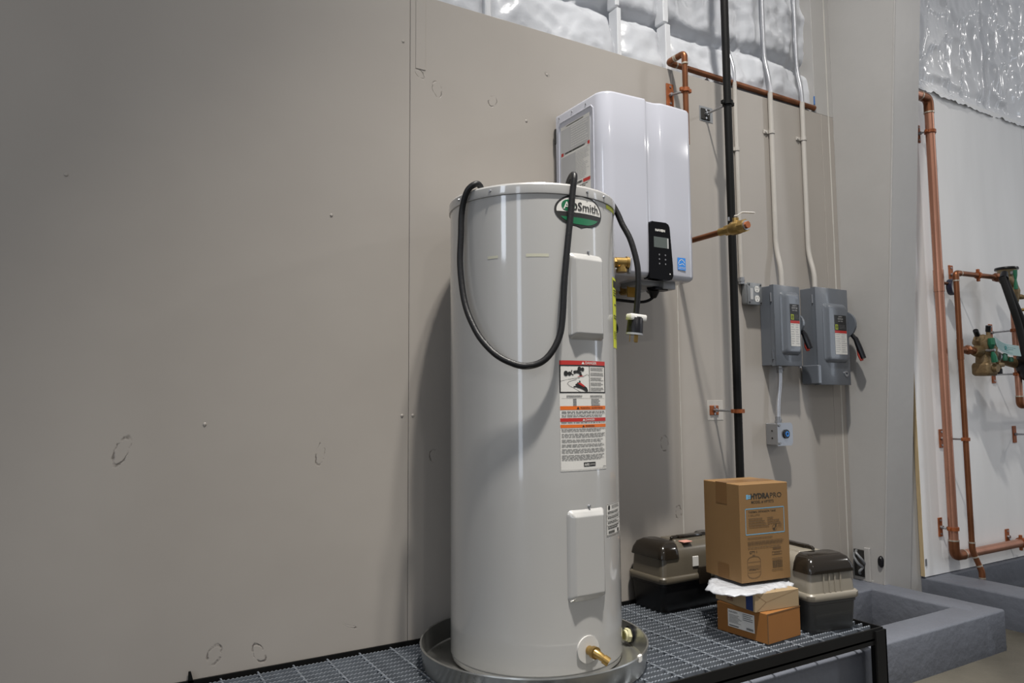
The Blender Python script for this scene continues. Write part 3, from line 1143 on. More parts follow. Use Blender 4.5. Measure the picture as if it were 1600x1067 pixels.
# pressed frame on the flank
p = MB()
fr = [(.030, .608), (.222, .608), (.234, .595), (.234, .03), (.222, .018), (.030, .018), (.020, .03), (.020, .595), (.030, .608)]
p.tube([sideF(u, v, .0005) for u, v in fr], .0032, 8, cap=False)
build('pressed_frame', p, 'white_enamel', nav)
for (u, v) in ((.022, .630), (.105, .627), (.190, .624)):
    build('screw', MB().cyl(sideF(u, v, -.001), sideF(u, v, .002), .003, 10), 'zinc', nav)
nl_ = Print(sideF).rect(.032, .20, .214, .588, .0012).build('instruction_label', 'paper', nav)
Print(sideF).rect(.036, .485, .210, .575, .0018).rect(.036, .36, .125, .47, .0018).build('grey_block', 'paper_grey', nl_)
pr = Print(sideF)
for (v, a, c) in ((.475, .2, .212), (.475, .036, .050), (.345, .170, .212), (.345, .036, .072), (.268, .170, .212), (.268, .036, .066)):
    pr.rect(a, v, c, v + .012, .002)
pr.build('red_mark', 'red', nl_)
pr = Print(sideF)
pr.lines(.06, .484, .19, .477, 1, .9, .05, 70)
pr.lines(.080, .356, .165, .347, 1, .9, .05, 71)
pr.lines(.038, .470, .212, .360, 19, .45, .25, 72, .0022)
pr.lines(.038, .340, .212, .284, 9, .5, .3, 73)
pr.lines(.038, .262, .212, .205, 9, .5, .3, 74)
pr.lines(.07, .585, .18, .580, 1, .8, .1, 75)
pr.build('label_print', 'paper_grey', nl_)
pr = Print(sideF)
pr.lines(.10, .570, .205, .49, 9, .4, .2, 76, .0024)
pr.build('table_print', 'paper', nl_)

# control panel (black, slightly proud)
ctl = [(1.690, NZ0 - .004), (1.693, NZ0 + .06), (1.700, NZ0 + .193), (1.705, NZ0 + .200), (1.770, NZ0 + .201), (1.782, NZ0 + .196), (1.788, NZ0 + .186), (1.799, NZ0 + .05), (1.800, NZ0 + .012), (1.793, NZ0 - .002), (1.78, NZ0 - .006)]
p = MB().prism(ctl, 1, NY0 - .011, NY0 + .02)
cp = build('control_panel', p, 'black_gloss', nav, smooth=False)


def ctlF(u, v, d):
    return Vector((1.690 + u, NY0 - .011 - d, NZ0 + v))


pr = Print(ctlF).text('NAVIEN', .030, .166, .0085, .035, width=.045)
pr.build('brand_lettering', 'white_plastic', cp)
o = Print(ctlF).rect(.022, .108, .090, .146, .0008).build('display', 'lcd', cp)
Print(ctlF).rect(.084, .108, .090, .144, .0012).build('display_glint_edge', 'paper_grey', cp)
pr = Print(ctlF)
for (u, v) in ((.046, .083), (.074, .083), (.046, .067), (.074, .067), (.046, .051), (.074, .051)):
    pr.ellipse(u, v, .0032, .0032, .0008)
pr.build('button_legend', mat('button_grey', (.13, .13, .14), .4), cp)
build('power_led', Print(ctlF).ellipse(.094, .017, .0026, .0026, .001).mb, 'white_plastic', cp, smooth=False)


def frontF(u, v, d):
    return Vector((1.828 + u, NY0 - .0034 - d, NZ0 + v))


es = Print(frontF).rect(0, .038, .039, .083, .0008).build('efficiency_sticker', 'blue', nav)
pr = Print(frontF)
pr.stroke([(.004, .060), (.009, .071), (.018, .077), (.028, .074), (.034, .065)], .0022, .0012)
pr.stroke([(.005, .056), (.014, .058), (.024, .062), (.034, .056)], .002, .0012)
pr.rect(.002, .048, .037, .0492, .0012)
pr.text('ENERGY STAR', .004, .0418, .0038, .0, width=.031, d=.0012)
pr.build('sticker_print', 'paper', es)

# connections under the heater
p = MB().rbox((1.70, 2.00, NZ0 - .016), (1.86, 2.10, NZ0 + .004), .004, 2)
p.rbox((1.80, 1.98, NZ0 - .026), (1.86, 2.05, NZ0 + .002), .004, 2)
build('valve_manifold', p, 'grey_plastic', nav)
for (x, y, r, l) in ((1.60, 2.06, .014, .03), (1.67, 2.12, .018, .045), (1.755, 2.15, .014, .03), (1.845, 2.10, .013, .024), (1.882, 2.06, .008, .018)):
    p = MB()
    p.cyl((x, y, NZ0 + .003), (x, y, NZ0 - l), r, 18)
    p.cyl((x, y, NZ0 - l * .55), (x, y, NZ0 - l * .85), r * 1.3, 6)
    build('connection', p, 'brass' if r > .0135 else 'zinc', nav)
p = MB().tube(spline([(1.79, 2.02, NZ0 - .012), (1.80, 2.03, NZ0 - .045), (1.765, 2.05, NZ0 - .068), (1.68, 2.08, NZ0 - .064), (1.58, 2.12, NZ0 - .052), (1.50, 2.16, NZ0 - .07)], 8), .0055, 10)
p.tube([(1.79, 2.02, NZ0 - .02), (1.80, 2.035, NZ0 - .05)], [.026, .012], 16)
p.rbox((1.77, 1.985, NZ0 - .030), (1.83, 2.03, NZ0 - .022), .003, 1)
build('supply_lead', p, 'black_plastic', nav)
p = MB().box((1.70, 2.06, NZ0 - .052), (1.735, 2.064, NZ0 - .012))
build('wire_tag', p, mat('amber_tag', (.40, .22, .02), .5), nav)
# yellow hang tag and looped wire behind the tank
p = MB().prism([(1.462, 1.355), (1.477, 1.375), (1.492, 1.30), (1.478, 1.290), (1.464, 1.31)], 1, 1.898, 1.900)
hang = build('hang_tag', p, mat('yellow_card', (.52, .40, .02), .6))
tag(hang, 'yellow card tag hanging beside the yellow label on the tank', 'tag')
p = MB().tube(spline([(1.478, 1.90, 1.37), (1.492, 1.905, 1.30), (1.484, 1.905, 1.262), (1.498, 1.90, 1.235), (1.518, 1.90, 1.235), (1.516, 1.90, 1.26), (1.488, 1.905, 1.295), (1.476, 1.91, 1.31)], 8), .0045, 8)
tag(build('looped_wire', p, 'black_plastic'), 'thin black wire loop hanging at the tank side below the tankless heater', 'wire')


# ================================================================== PIPES
def mount(parent, plate_c, pipe_c, axis, r, plate=(.040, .100), pm='copper_plate', cm='copper_plate', wall_y=D):
    """plate on the wall, threaded rod, ring on the pipe"""
    x, z = plate_c
    p = MB().rbox((x - plate[0] / 2, wall_y - .006, z - plate[1] / 2), (x + plate[0] / 2, wall_y, z + plate[1] / 2), .0015, 1)
    pl = build('mounting_plate', p, pm, parent)
    p = MB()
    for k in (-1, 1):
        p.cyl((x, wall_y - .0055, z + k * plate[1] * .36), (x, wall_y - .009, z + k * plate[1] * .36), .005, 8)
    p.cyl((x, wall_y - .005, z), (x, wall_y - .018, z), .009, 6)
    build('fastener', p, 'zinc', pl)
    p = MB().cyl((x, wall_y - .006, z), (pipe_c[0] * .15 + x * .85, pipe_c[1] + r, pipe_c[2]), .0048, 10)
    build('rod', p, 'zinc', parent)
    p = MB()
    ring_clamp(p, pipe_c, axis, r)
    build('clamp', p, cm, parent)


def elbow(parent, a, c, e, r, m, bend=.035, name='elbow'):
    """fitting at corner c between directions to a and e"""
    c = Vector(c)
    da = (Vector(a) - c).normalized()
    de = (Vector(e) - c).normalized()
    pts = run([c + da * bend * 1.25, c, c + de * bend * 1.25], bend * .9, 8)
    p = MB().tube(pts, r * 1.12, 18)
    o = build(name, p, m, parent)
    p = MB()
    for d_ in (da, de):
        q = c + d_ * bend * 1.2
        p.cyl(q, q + d_ * .007, r * 1.17, 18)
    build('solder_ring', p, 'solder', o)


def cut(a, c, ta=0.0, tc=0.0):
    """straight length from a to c, shortened where it enters a fitting"""
    a, c = Vector(a), Vector(c)
    d = (c - a).normalized()
    return [a + d * ta, c - d * tc]


# copper line above the tankless heater
cl = thing('copper_pipe', 'copper pipe rising from the tankless heater and running along the wall top', 'pipe', (2.10, 2.15, 2.06))
v0, v1, v2, v3 = (2.104, 2.152, NZ1 - .03), (2.104, 2.152, 2.446), (2.104, 2.252, 2.446), (3.06, 2.252, 2.440)
build('pipe', MB().tube(cut(v0, v1, 0, .036), .0115, 16), 'copper', cl)
build('pipe', MB().tube(cut(v1, v2, .036, .036), .0115, 16), 'copper', cl)
build('pipe', MB().tube(cut(v2, v3, .036, 0), .0128, 16), 'copper', cl)
elbow(cl, v0, v1, v2, .0115, 'copper')
elbow(cl, v1, v2, v3, .0120, 'copper')
mount(cl, (2.106, 2.300), (2.104, 2.152, 2.286), (0, 0, 1), .0115)

# black gas pipe
gp = thing('gas_pipe', 'black steel gas pipe running straight up the wall beside the tankless heater', 'pipe', (2.302, 2.11, GZ))
GX, GY = 2.302, 2.110
build('pipe', MB().tube([(GX, GY, .60), (GX, GY, 4.6)], .0165, 20), 'black_steel', gp)
p = MB().cyl((GX, GY, .60), (GX, GY, .66), .021, 20)
p.cyl((GX, GY, .50), (GX, GY, .60), .019, 8)
p.tube(run([(GX, GY, .55), (GX + .06, GY, .55), (GX + .06, GY, .50)], .02), .016, 16)
build('pipe_tee', p, 'black_steel', gp)
p = MB().rbox((GX + .045, GY - .02, .592), (GX + .105, GY + .01, .618), .004, 2)
build('shutoff_lever', p, 'grey_plastic', gp)
p = MB().rbox((GX + .05, GY - .022, .50), (GX + .09, GY - .014, .545), .003, 1)
build('lever_grip', p, 'red_plastic', gp)
mount(gp, (2.312, 2.258), (GX, GY, 2.256), (0, 0, 1), .0165, (.052, .050), 'dark_hole', 'black_steel')
mount(gp, (2.309, .966), (GX, GY, .963), (0, 0, 1), .0165, (.050, .040), 'copper_plate', 'copper_plate')
# cut-outs behind those plates
for (x, z, a, c) in ((2.318, 2.260, .040, .034), (2.318, .966, .046, .042)):
    p = MB().rbox((x - a, D - .0012, z - c), (x + a, D + .001, z + c), .0006, 1)
    build('wall_patch', p, 'conduit' if z < 1 else 'cast_grey', wall)

# capped stub with ball valve
st = thing('copper_stub', 'capped copper stub with a brass ball valve crossing in front of the gas pipe', 'pipe', (2.10, 2.1, 1.62))
SX, SZ = 2.105, 1.655
build('pipe', MB().tube([(SX, D, SZ - .003), (SX, 1.96, SZ)], .0112, 16), 'copper', st)
p = MB()
p.cyl((SX, 1.990, SZ), (SX, 1.955, SZ), .0150, 16)
p.cyl((SX, 1.957, SZ), (SX, 1.935, SZ), .0205, 8)
p.tube([(SX, 1.937, SZ), (SX, 1.925, SZ), (SX, 1.895, SZ), (SX, 1.885, SZ)], [.020, .026, .026, .023], 20)
p.cyl((SX, 1.887, SZ), (SX, 1.862, SZ), .0245, 8)
p.cyl((SX, 1.91, SZ + .014), (SX, 1.91, SZ + .038), .012, 12)
vb = build('valve_body', p, 'brass', st)
p = MB()
p.cyl((SX, 1.91, SZ + .032), (SX, 1.91, SZ + .042), .0045, 8)
p.cyl((SX - .014, 1.93, SZ + .030), (SX - .014, 1.93, SZ + .044), .0035, 8)
build('valve_stem', p, 'zinc', vb)
p = MB()
hp = run([(SX - .005, 1.912, SZ + .044), (SX + .006, 1.905, SZ + .046), (SX + .018, 1.895, SZ + .058), (SX + .056, 1.868, SZ + .054)], .008, 4)
hp = [Vector(q) for q in hp]
sdv = Vector((.60, .80, 0)) * .007
vs, fs = [], []
for q in hp:
    vs += [q - sdv, q + sdv, q + sdv + Vector((0, 0, .003)), q - sdv + Vector((0, 0, .003))]
for i in range(len(hp) - 1):
    for k in range(4):
        fs.append((i * 4 + k, i * 4 + (k + 1) % 4, i * 4 + 4 + (k + 1) % 4, i * 4 + 4 + k))
fs += [(3, 2, 1, 0), tuple(len(vs) - 4 + k for k in range(4))]
build('valve_handle', MB().add(vs, fs), 'white_plastic', vb)
p = MB().cyl((SX, 1.863, SZ), (SX, 1.858, SZ), .0190, 20)
build('sealing_ring', p, 'zinc', st)
p = MB().cyl((SX, 1.860, SZ), (SX, 1.850, SZ), .0135, 8)
build('end_plug', p, 'copper_plate', st)


# conduits
def conduit(label, X, zlow, ytop, ymid, ylow, bends, strap_z, r=.0115):
    t = thing('conduit', label, 'conduit', (X, D, zlow), 0)
    up_ = run([(X, ytop, 4.6), (X, ytop, 2.62), (X, ymid, 2.50), (X, ymid, 2.43)], .05, 6)
    build('bare_tube', MB().tube(up_, r * .86, 14), 'emt', t)
    lo = [(X, ymid, 2.44)]
    if bends:
        lo += [(X, ymid, 1.70), (X, ylow, 1.60)]
    lo += [(X, ylow, zlow)]
    build('painted_tube', MB().tube(run(lo, .05, 6), r, 14), 'conduit', t)
    if strap_z:
        p = MB().tube([(X, ymid, strap_z - .008), (X, ymid, strap_z + .008)], r + .003, 16)
        p.rbox((X - .040, D - .006, strap_z - .009), (X - r, D, strap_z + .009), .002, 1)
        s_ = build('strap', p, 'conduit', t)
        p = MB().cyl((X - .030, D - .010, strap_z), (X - .030, D - .004, strap_z), .006, 8)
        build('strap_screw', p, 'conduit', s_)
    return t


conduit('painted conduit dropping into the smaller grey disconnect box', 2.722, 1.512, 2.262, 2.236, 2.212, True, 2.250)
conduit('painted conduit dropping into the larger grey disconnect box', 2.948, 1.522, 2.258, 2.236, 2.208, True, 2.258)
c3_ = conduit('thin conduit behind the gas pipe, down to the grey outlet box', 2.492, 1.52, 2.275, 2.240, 2.240, False, 2.13, .0095)
p = MB().cyl((2.492, 2.24, 1.518), (2.492, 2.24, 1.548), .0135, 12)
p.cyl((2.492, 2.24, 1.53), (2.492, 2.24, 1.538), .0165, 6)
build('connector', p, 'zinc', c3_)


# ================================================================== ELECTRICAL BOXES
def enclosure(name, label, x0, x1, y0, z0, z1, plate, handle):
    t = thing(name, label, 'electrical box', ((x0 + x1) / 2, D, z0), 0)
    p = MB().rbox((x0, y0 + .006, z0 + .003), (x1, D, z1 - .003), .002, 1)
    build('box_body', p, 'grey_box', t)
    p = MB().rbox((x0 - .002, y0, z0), (x1 + .002, y0 + .008, z1), .003, 2)
    p.box((x0 - .002, y0 + .004, z0), (x0 + .0, y0 + .024, z1))
    door = build('door', p, 'grey_box', t)
    a0, a1, b0, b1 = plate
    # pressed dome on the door
    vs, fs = [], []
    lv = [(0, 0), (.004, .006), (.010, .013), (.016, .0155), (.024, .016)]
    n4 = 6
    for (ins, h) in lv:
        rc = .018
        xa, xb, za, zb_ = a0 + ins, a1 - ins * .5, b0 + ins, b1 - ins
        o = arc(xa + rc, za + rc, rc, 180, 270, n4) + arc(xb - rc, za + rc, rc, 270, 360, n4) + arc(xb - rc, zb_ - rc, rc, 0, 90, n4) + arc(xa + rc, zb_ - rc, rc, 90, 180, n4)
        vs += [(x, y0 - h, z) for x, z in o]
    n_ = len(o)
    for k in range(len(lv) - 1):
        for i in range(n_):
            fs.append((k * n_ + i, k * n_ + (i + 1) % n_, (k + 1) * n_ + (i + 1) % n_, (k + 1) * n_ + i))
    fs.append(tuple((len(lv) - 1) * n_ + i for i in range(n_)))
    build('pressed_panel', MB().add(vs, fs), 'grey_box', door, angle=60)

    def F(u, v, d):
        return Vector((u, y0 - .016 - d, v))
    ua, ub = a0 + (a1 - a0) * .36, a1 - .016
    vt = b1 - (b1 - b0) * .20
    vm = vt - (b1 - b0) * .26
    vb_ = vm - (b1 - b0) * .40
    lb = Print(F).rect(ua, vm, ub, vt, .0006).build('black_label', 'ink', t)
    pr = Print(F)
    pr.text('SAFETY', (ua + ub) / 2, vt - .010, .006, .01, 'C', d=.001)
    pr.text('SWITCH', (ua + ub) / 2, vt - .021, .007, .015, 'C', d=.001)
    pr.text('240V 60A', (ua + ub) / 2, vt - .031, .006, .0, 'C', d=.001)
    pr.build('white_lettering', 'paper_grey', lb)
    pr = Print(F).rect(ua + .004, vm + .004, ua + .024, vm + .028, .0012)
    sq = pr.build('yellow_square', 'sq_yellow', lb)
    pr = Print(F).frame(ua + .008, vm + .009, ua + .020, vm + .023, .0016, .0016)
    pr.text('D', ua + .0115, vm + .0125, .007, .02, d=.0016)
    pr.build('square_mark', 'ink', sq)
    pr = Print(F).lines(ua + .030, vm + .027, ub - .004, vm + .006, 6, .4, .2, 5, .001)
    pr.build('label_lines', 'ink_soft', lb)
    wl_ = Print(F).rect(ua, vb_, ub, vm, .0006).build('white_label', 'paper', t)
    Print(F).rect(ua, vm - .012, ub, vm, .001).build('red_strip', 'red', wl_)
    pr = Print(F)
    um = (ua + ub) / 2
    pr.lines(ua + .003, vm - .016, um - .003, vb_ + .004, 9, .35, .35, 8, .001)
    pr.lines(um + .003, vm - .016, ub - .003, vb_ + .004, 9, .35, .35, 9, .001)
    pr.build('label_print', 'paper_grey', wl_)
    # hinge pins on the left flank
    for hz in (z1 - .055, z0 + .05):
        p = MB().cyl((x0 - .004, y0 + .016, hz - .02), (x0 - .004, y0 + .016, hz + .02), .0032, 8)
        build('hinge', p, 'zinc' if hz > (z0 + z1) / 2 else 'grey_box', t)
    # operating handle on the right flank
    hx, hy, hz, R_ = handle
    p = MB()
    pts = arc(0, 0, R_, -100, 110, 18) + [(-R_ * .5, R_ * .5), (-R_ * .5, -R_ * .5)]
    p.prism([(hy - u, hz + v) for u, v in pts], 0, x1, x1 + .012)
    build('handle_guard', p, 'grey_box', t, angle=50)
    p = MB()
    a = Vector((x1 + .018, hy - R_ * .8, hz - R_ * 1.1))
    q = a + Vector((.005, -.5 * R_, -1.45 * R_))
    p.tube([a + Vector((-.004, .018, .022)), a, a.lerp(q, .5), q], [.009, .0115, .0135, .012], 10)
    h_ = build('handle_lever', p, 'black_plastic', t)
    p = MB()
    dn = Vector((0, .009, -.010))
    p.tube([a.lerp(q, .35) + dn * .6, a.lerp(q, .7) + dn, q + dn], [.006, .010, .008], 8)
    build('lever_grip', p, 'red_plastic', h_)
    return t


d1 = enclosure('disconnect_box', 'smaller grey disconnect box beside the outlet box', 2.616, 2.784, 2.168, 1.157, 1.517, (2.652, 2.772, 1.205, 1.490), (2.784, 2.20, 1.352, .045))
d2 = enclosure('disconnect_box', 'larger grey disconnect box nearest the column', 2.892, 3.121, 2.164, 1.075, 1.527, (2.938, 3.098, 1.178, 1.455), (3.121, 2.192, 1.362, .064))
p = MB().lathe([(.008, 0), (.013, 0), (.013, .004), (.008, .004)], n=24, closed=True)
p.xf(Matrix.Translation((3.088, 2.164, 1.127)) @ Matrix.Rotation(pi / 2, 4, 'X'))
build('lock_ring', p, 'zinc', d2)
p = MB().rbox((2.870, 2.15, 1.08), (2.892, 2.24, 1.165), .003, 1)
build('side_flange', p, 'grey_box', d2)
p = MB().cyl((2.775, 2.172, 1.157), (2.775, 2.172, 1.150), .006, 8)
build('latch_screw', p, 'zinc', d1)

# outlet box
ob_ = thing('outlet_box', 'small grey duplex outlet box between the gas pipe and the disconnects', 'electrical box', (2.54, D, 1.425))
p = MB().rbox((2.497, 2.216, 1.427), (2.583, D, 1.522), .008, 3)
build('box_body', p, 'cast_grey', ob_)
p = MB().rbox((2.496, 2.208, 1.425), (2.586, 2.217, 1.524), .004, 2)
cv = build('cover_plate', p, 'cast_grey', ob_)


def obF(u, v, d):
    return Vector((2.54 + u, 2.208 - d, 1.4745 + v))


for sg in (-1, 1):
    p = Print(obF).ellipse(.012, sg * .021, .0155, .0165, .0015, v0=-.85, v1=.85)
    rc_ = build('receptacle', p.mb, 'white_plastic', cv, smooth=False)
    pr = Print(obF)
    for q in (-.006, .006):
        pr.rect(.012 + q - .0011, sg * .021 + .000, .012 + q + .0011, sg * .021 + .008, .002)
    pr.ellipse(.012, sg * .021 - .007, .0024, .0026, .002)
    pr.build('contact_slot', 'ink', rc_)
Print(obF).rect(-.030, -.026, -.012, .024, .001).build('rating_sticker', 'paper_grey', cv)
for (u, v) in ((-.036, .04), (.036, .04), (-.036, -.04), (.036, -.04)):
    build('screw', MB().cyl(obF(u, v, 0), obF(u, v, .002), .004, 8), 'ink', cv)

# twist-lock receptacle box
jb = thing('junction_box', 'galvanised box with a round blue-ringed receptacle below the smaller disconnect', 'electrical box', (2.672, D, .807))
p = MB().rbox((2.625, 2.190, .810), (2.720, D, .905), .003, 1)
build('box_body', p, 'zinc', jb)
p = MB().prism([(2.623, .807), (2.712, .807), (2.722, .818), (2.722, .896), (2.712, .907), (2.623, .907)], 1, 2.184, 2.191)
cv = build('cover_plate', p, 'zinc', jb, smooth=False)
p = MB().cyl((2.676, 2.185, .858), (2.676, 2.178, .858), .0195, 28)
rc_ = build('receptacle', p, 'black_plastic', cv)
p = MB().lathe([(.0065, 0), (.0115, 0), (.0115, .002), (.0065, .002)], n=24, closed=True)
p.xf(Matrix.Translation((2.678, 2.178, .858)) @ Matrix.Rotation(pi / 2, 4, 'X'))
build('blue_ring', p, 'blue', rc_)
for (y_, z_) in ((2.215, .872), (2.215, .84)):
    build('knockout', MB().cyl((2.6255, y_, z_), (2.6235, y_, z_), .004, 8), 'dark_hole', jb)
for (x_, z_) in ((2.634, .896), (2.634, .818)):
    build('screw', MB().cyl((x_, 2.184, z_), (x_, 2.180, z_), .006, 10), 'cast_grey', cv)
dc = thing('conduit', 'short bare metal conduit between the smaller disconnect and the receptacle box', 'conduit', (2.672, 2.21, .905))
build('bare_tube', MB().tube(run([(2.690, 2.215, 1.157), (2.690, 2.215, 1.09), (2.674, 2.219, .985), (2.672, 2.219, .905)], .05, 7), .0098, 14), 'emt', dc)
for (x_, y_, za, zb_) in ((2.690, 2.215, 1.152, 1.128), (2.672, 2.219, .906, .934)):
    p = MB().cyl((x_, y_, za), (x_, y_, zb_), .0128, 16)
    p.cyl((x_, y_, za), (x_, y_, za + (zb_ - za) * .35), .0155, 6)
    p.cyl((x_, y_, (za + zb_) / 2), (x_ + .016, y_ - .006, (za + zb_) / 2), .004, 8)
    build('connector', p, 'zinc', dc)

# ================================================================== RIGHT-HAND COPPER PIPING
bx_, by_ = 3.698, 2.050
br_ = .0215
bp_ = thing('copper_pipe', 'large bright copper pipe down the white panel, turning right above the curb', 'pipe', (bx_, by_, .23))
zt_, zb2 = 2.548, .243
build('pipe', MB().tube(cut((bx_, by_, zt_), (bx_, by_, zb2), .06, .06), br_, 24), 'copper_new', bp_)
build('pipe', MB().tube(cut((bx_, by_, zt_), (3.402, by_, zt_), .06, 0), br_, 24), 'copper_new', bp_)
build('pipe', MB().tube(cut((bx_, by_, zb2), (7.5, by_, zb2 + .004), .06, 0), br_, 24), 'copper_new', bp_)
elbow(bp_, (3.4, by_, zt_), (bx_, by_, zt_), (bx_, by_, 0), br_, 'copper', .06)
elbow(bp_, (bx_, by_, 3), (bx_, by_, zb2), (7, by_, zb2), br_, 'copper', .06)
build('coupling', MB().tube([(bx_, by_, 1.655), (bx_, by_, 1.545)], br_ * 1.12, 24), 'copper_new', bp_)
mount(bp_, (3.672, .378), (bx_, by_, .374), (0, 0, 1), br_, (.032, .092), wall_y=E)
mount(bp_, (3.672, 2.372), (bx_, by_, 2.372), (0, 0, 1), br_, (.032, .092), wall_y=E)
mount(bp_, (4.294, .272), (4.33, by_, .2435), (1, 0, 0), br_, (.036, .080), wall_y=E)
# pressure gauge on a stub from the big pipe
ga = thing('pressure_gauge', 'small round dial gauge on a stub of the large copper pipe', 'gauge', (3.79, 2.045, 1.585))
p = MB().tube(run([(bx_ + .015, by_, 1.592), (3.79, by_, 1.592), (3.79, by_, 1.592)], .01), .0075, 12)
build('stub', p, 'copper', ga)
p = MB().lathe([(.0001, 0), (.038, 0), (.042, .006), (.042, .026), (.037, .028), (.036, .022), (.0001, .022)], n=32)
p.xf(Matrix.Translation((3.808, by_ + .014, 1.577)) @ Matrix.Rotation(pi / 2, 4, 'X') @ Matrix.Rotation(RAD(12), 4, 'Y'))
gb_ = build('gauge_case', p, mat('navy_case', (.012, .014, .035), .4), ga)
p = MB().lathe([(.0001, .0225), (.036, .0225), (.036, .0235), (.0001, .0235)], n=32)
p.xf(Matrix.Translation((3.808, by_ + .014, 1.577)) @ Matrix.Rotation(pi / 2, 4, 'X') @ Matrix.Rotation(RAD(12), 4, 'Y'))
build('dial', p, 'paper', gb_)

# thin copper pipe
sx_, sy_, sr_ = 3.724, 1.979, .0128
sp = thing('copper_pipe', 'thin aged copper pipe in front of the large one, bent into the curb', 'pipe', (sx_, sy_, .15))
build('pipe', MB().tube(cut((sx_, sy_, 1.632), (sx_, sy_, .282), .03, .026), sr_, 18), 'copper', sp)
build('pipe', MB().tube(cut((sx_, sy_, 1.632), (4.10, sy_, 1.640), .03, 0), sr_, 18), 'copper', sp)
build('pipe', MB().tube([(sx_, sy_, .282), (3.752, 1.955, .180), (3.752, 1.955, .138)], sr_, 18), 'copper', sp)
elbow(sp, (sx_, sy_, 0), (sx_, sy_, 1.632), (5, sy_, 1.632), sr_, 'copper', .03)
elbow(sp, (sx_, sy_, 2), (sx_, sy_, .282), (3.752, 1.955, .180), sr_, 'copper', .026)
elbow(sp, (sx_, sy_, .282), (3.752, 1.955, .180), (3.752, 1.955, 0), sr_, 'copper', .022)
build('tee', MB().tube([(sx_, sy_, 1.30), (sx_, sy_, 1.20)], sr_ * 1.14, 18).tube([(sx_, sy_, 1.25), (sx_ + .04, sy_, 1.25)], sr_ * 1.14, 18), 'copper', sp)
mount(sp, (3.724, .810), (sx_, sy_, .810), (0, 0, 1), sr_, (.034, .092), wall_y=E)
mount(sp, (3.90, 1.655), (3.93, sy_, 1.6365), (1, 0, 0), sr_, (.036, .10), wall_y=E)

# right-hand riser
rx_, ry_ = 4.262, 1.978
rp = thing('copper_pipe', 'short copper riser at the photo edge carrying the green-handled valves', 'pipe', (rx_, ry_, .98))
rr_ = .0165
build('pipe', MB().tube(cut((rx_, ry_, 1.56), (rx_, ry_, .972), 0, .036), rr_, 18), 'copper_new', rp)
build('pipe', MB().tube(cut((rx_, ry_, .972), (7.2, ry_, .975), .036, 0), rr_, 18), 'copper_new', rp)
elbow(rp, (rx_, ry_, 3), (rx_, ry_, .972), (7, ry_, .972), rr_, 'copper', .036)
mount(rp, (4.256, 1.365), (rx_, ry_, 1.368), (0, 0, 1), rr_, (.034, .094), wall_y=E)
mount(rp, (4.259, 1.138), (rx_, ry_, 1.136), (0, 0, 1), rr_, (.034, .094), wall_y=E)
p = MB().cyl((rx_, ry_ - .01, 1.475), (rx_ + .012, ry_ - .035, 1.475), .006, 10)
p.sphere((rx_ + .014, ry_ - .037, 1.475), .009, 8)
build('bleeder', p, 'brass', rp)
# spare plate whose pipe lies outside the picture
sh = thing('pipe_bracket', 'copper-coloured wall plate with a rod, alone below the riser bend', 'bracket', (4.437, E, .81))
p = MB().rbox((4.420, E - .006, .765), (4.454, E, .857), .0015, 1)
pl = build('mounting_plate', p, 'copper_plate', sh)
p = MB().cyl((4.437, E - .006, .812), (4.437, E - .016, .812), .009, 6)
build('fastener', p, 'zinc', pl)
build('rod', MB().cyl((4.437, E - .006, .812), (4.437, 1.98, .812), .0048, 10), 'zinc', sh)
p = MB()
ring_clamp(p, (4.437, 1.978, .812), (1, 0, 0), rr_)
build('clamp', p, 'copper_plate', sh)


def handle_bar(name, parent, c, d1_, m, l=.034, w_=.008):
    c = Vector(c)
    d1_ = Vector(d1_).normalized()
    p = MB()
    for sg in (-1, 1):
        p.tube([c, c + d1_ * sg * l * .45, c + d1_ * sg * l], [w_ * .5, w_ * .9, w_], 10)
    return build(name, p, m, parent)


# backflow preventer on the cross line
bf = thing('backflow_preventer', 'bronze backflow preventer with green test handles joining the copper pipes', 'valve', (3.95, sy_, 1.18))
ZB = 1.250
p = MB().cyl((sx_ + .03, sy_, ZB), (3.775, sy_, ZB), .015, 16)
p.tube([(3.772, sy_, ZB), (3.785, sy_, ZB), (3.800, sy_, ZB), (3.812, sy_, ZB)], [.018, .024, .024, .017], 8)
p.cyl((3.81, sy_, ZB), (3.86, sy_, ZB - .004), .0165, 16)
build('union', p, 'copper', bf)
p = MB()
p.tube([(3.845, sy_, ZB - .004), (3.875, sy_, ZB - .004), (3.915, sy_, ZB - .002)], [.022, .030, .026], 18)
p.tube([(3.905, sy_ - .005, ZB + .058), (3.925, sy_ - .012, ZB + .045), (3.945, sy_ - .015, ZB + .005), (3.96, sy_ - .012, ZB - .030)], [.028, .044, .046, .034], 20)
p.tube([(3.89, sy_, ZB + .066), (3.91, sy_, ZB + .050)], [.020, .038], 18)
build('body', p, 'bronze', bf)
p = MB().rbox((3.890, sy_ - .045, ZB - .128), (3.985, sy_ + .045, ZB - .060), .018, 4)
p.tube([(3.935, sy_, ZB - .01), (3.938, sy_, ZB - .07)], [.034, .040], 18)
p.tube([(3.94, sy_ - .03, ZB - .090), (3.94, sy_ - .062, ZB - .092)], [.026, .020], 16)
build('relief_housing', p, 'bronze', bf)
p = MB().tube([(3.955, sy_, ZB - .02), (4.02, sy_, ZB - .026), (4.03, sy_, ZB - .026), (4.06, sy_, ZB - .028), (4.14, sy_, ZB - .045), (4.262, sy_, ZB - .062)], [.026, .024, .030, .026, .026, .024], 16)
build('outlet_body', p, 'bronze', bf)
p = MB().tube([(4.022, sy_ - .012, ZB - .028), (4.036, sy_ - .012, ZB - .030)], .029, 16)
build('coupling_ring', p, 'zinc', bf)
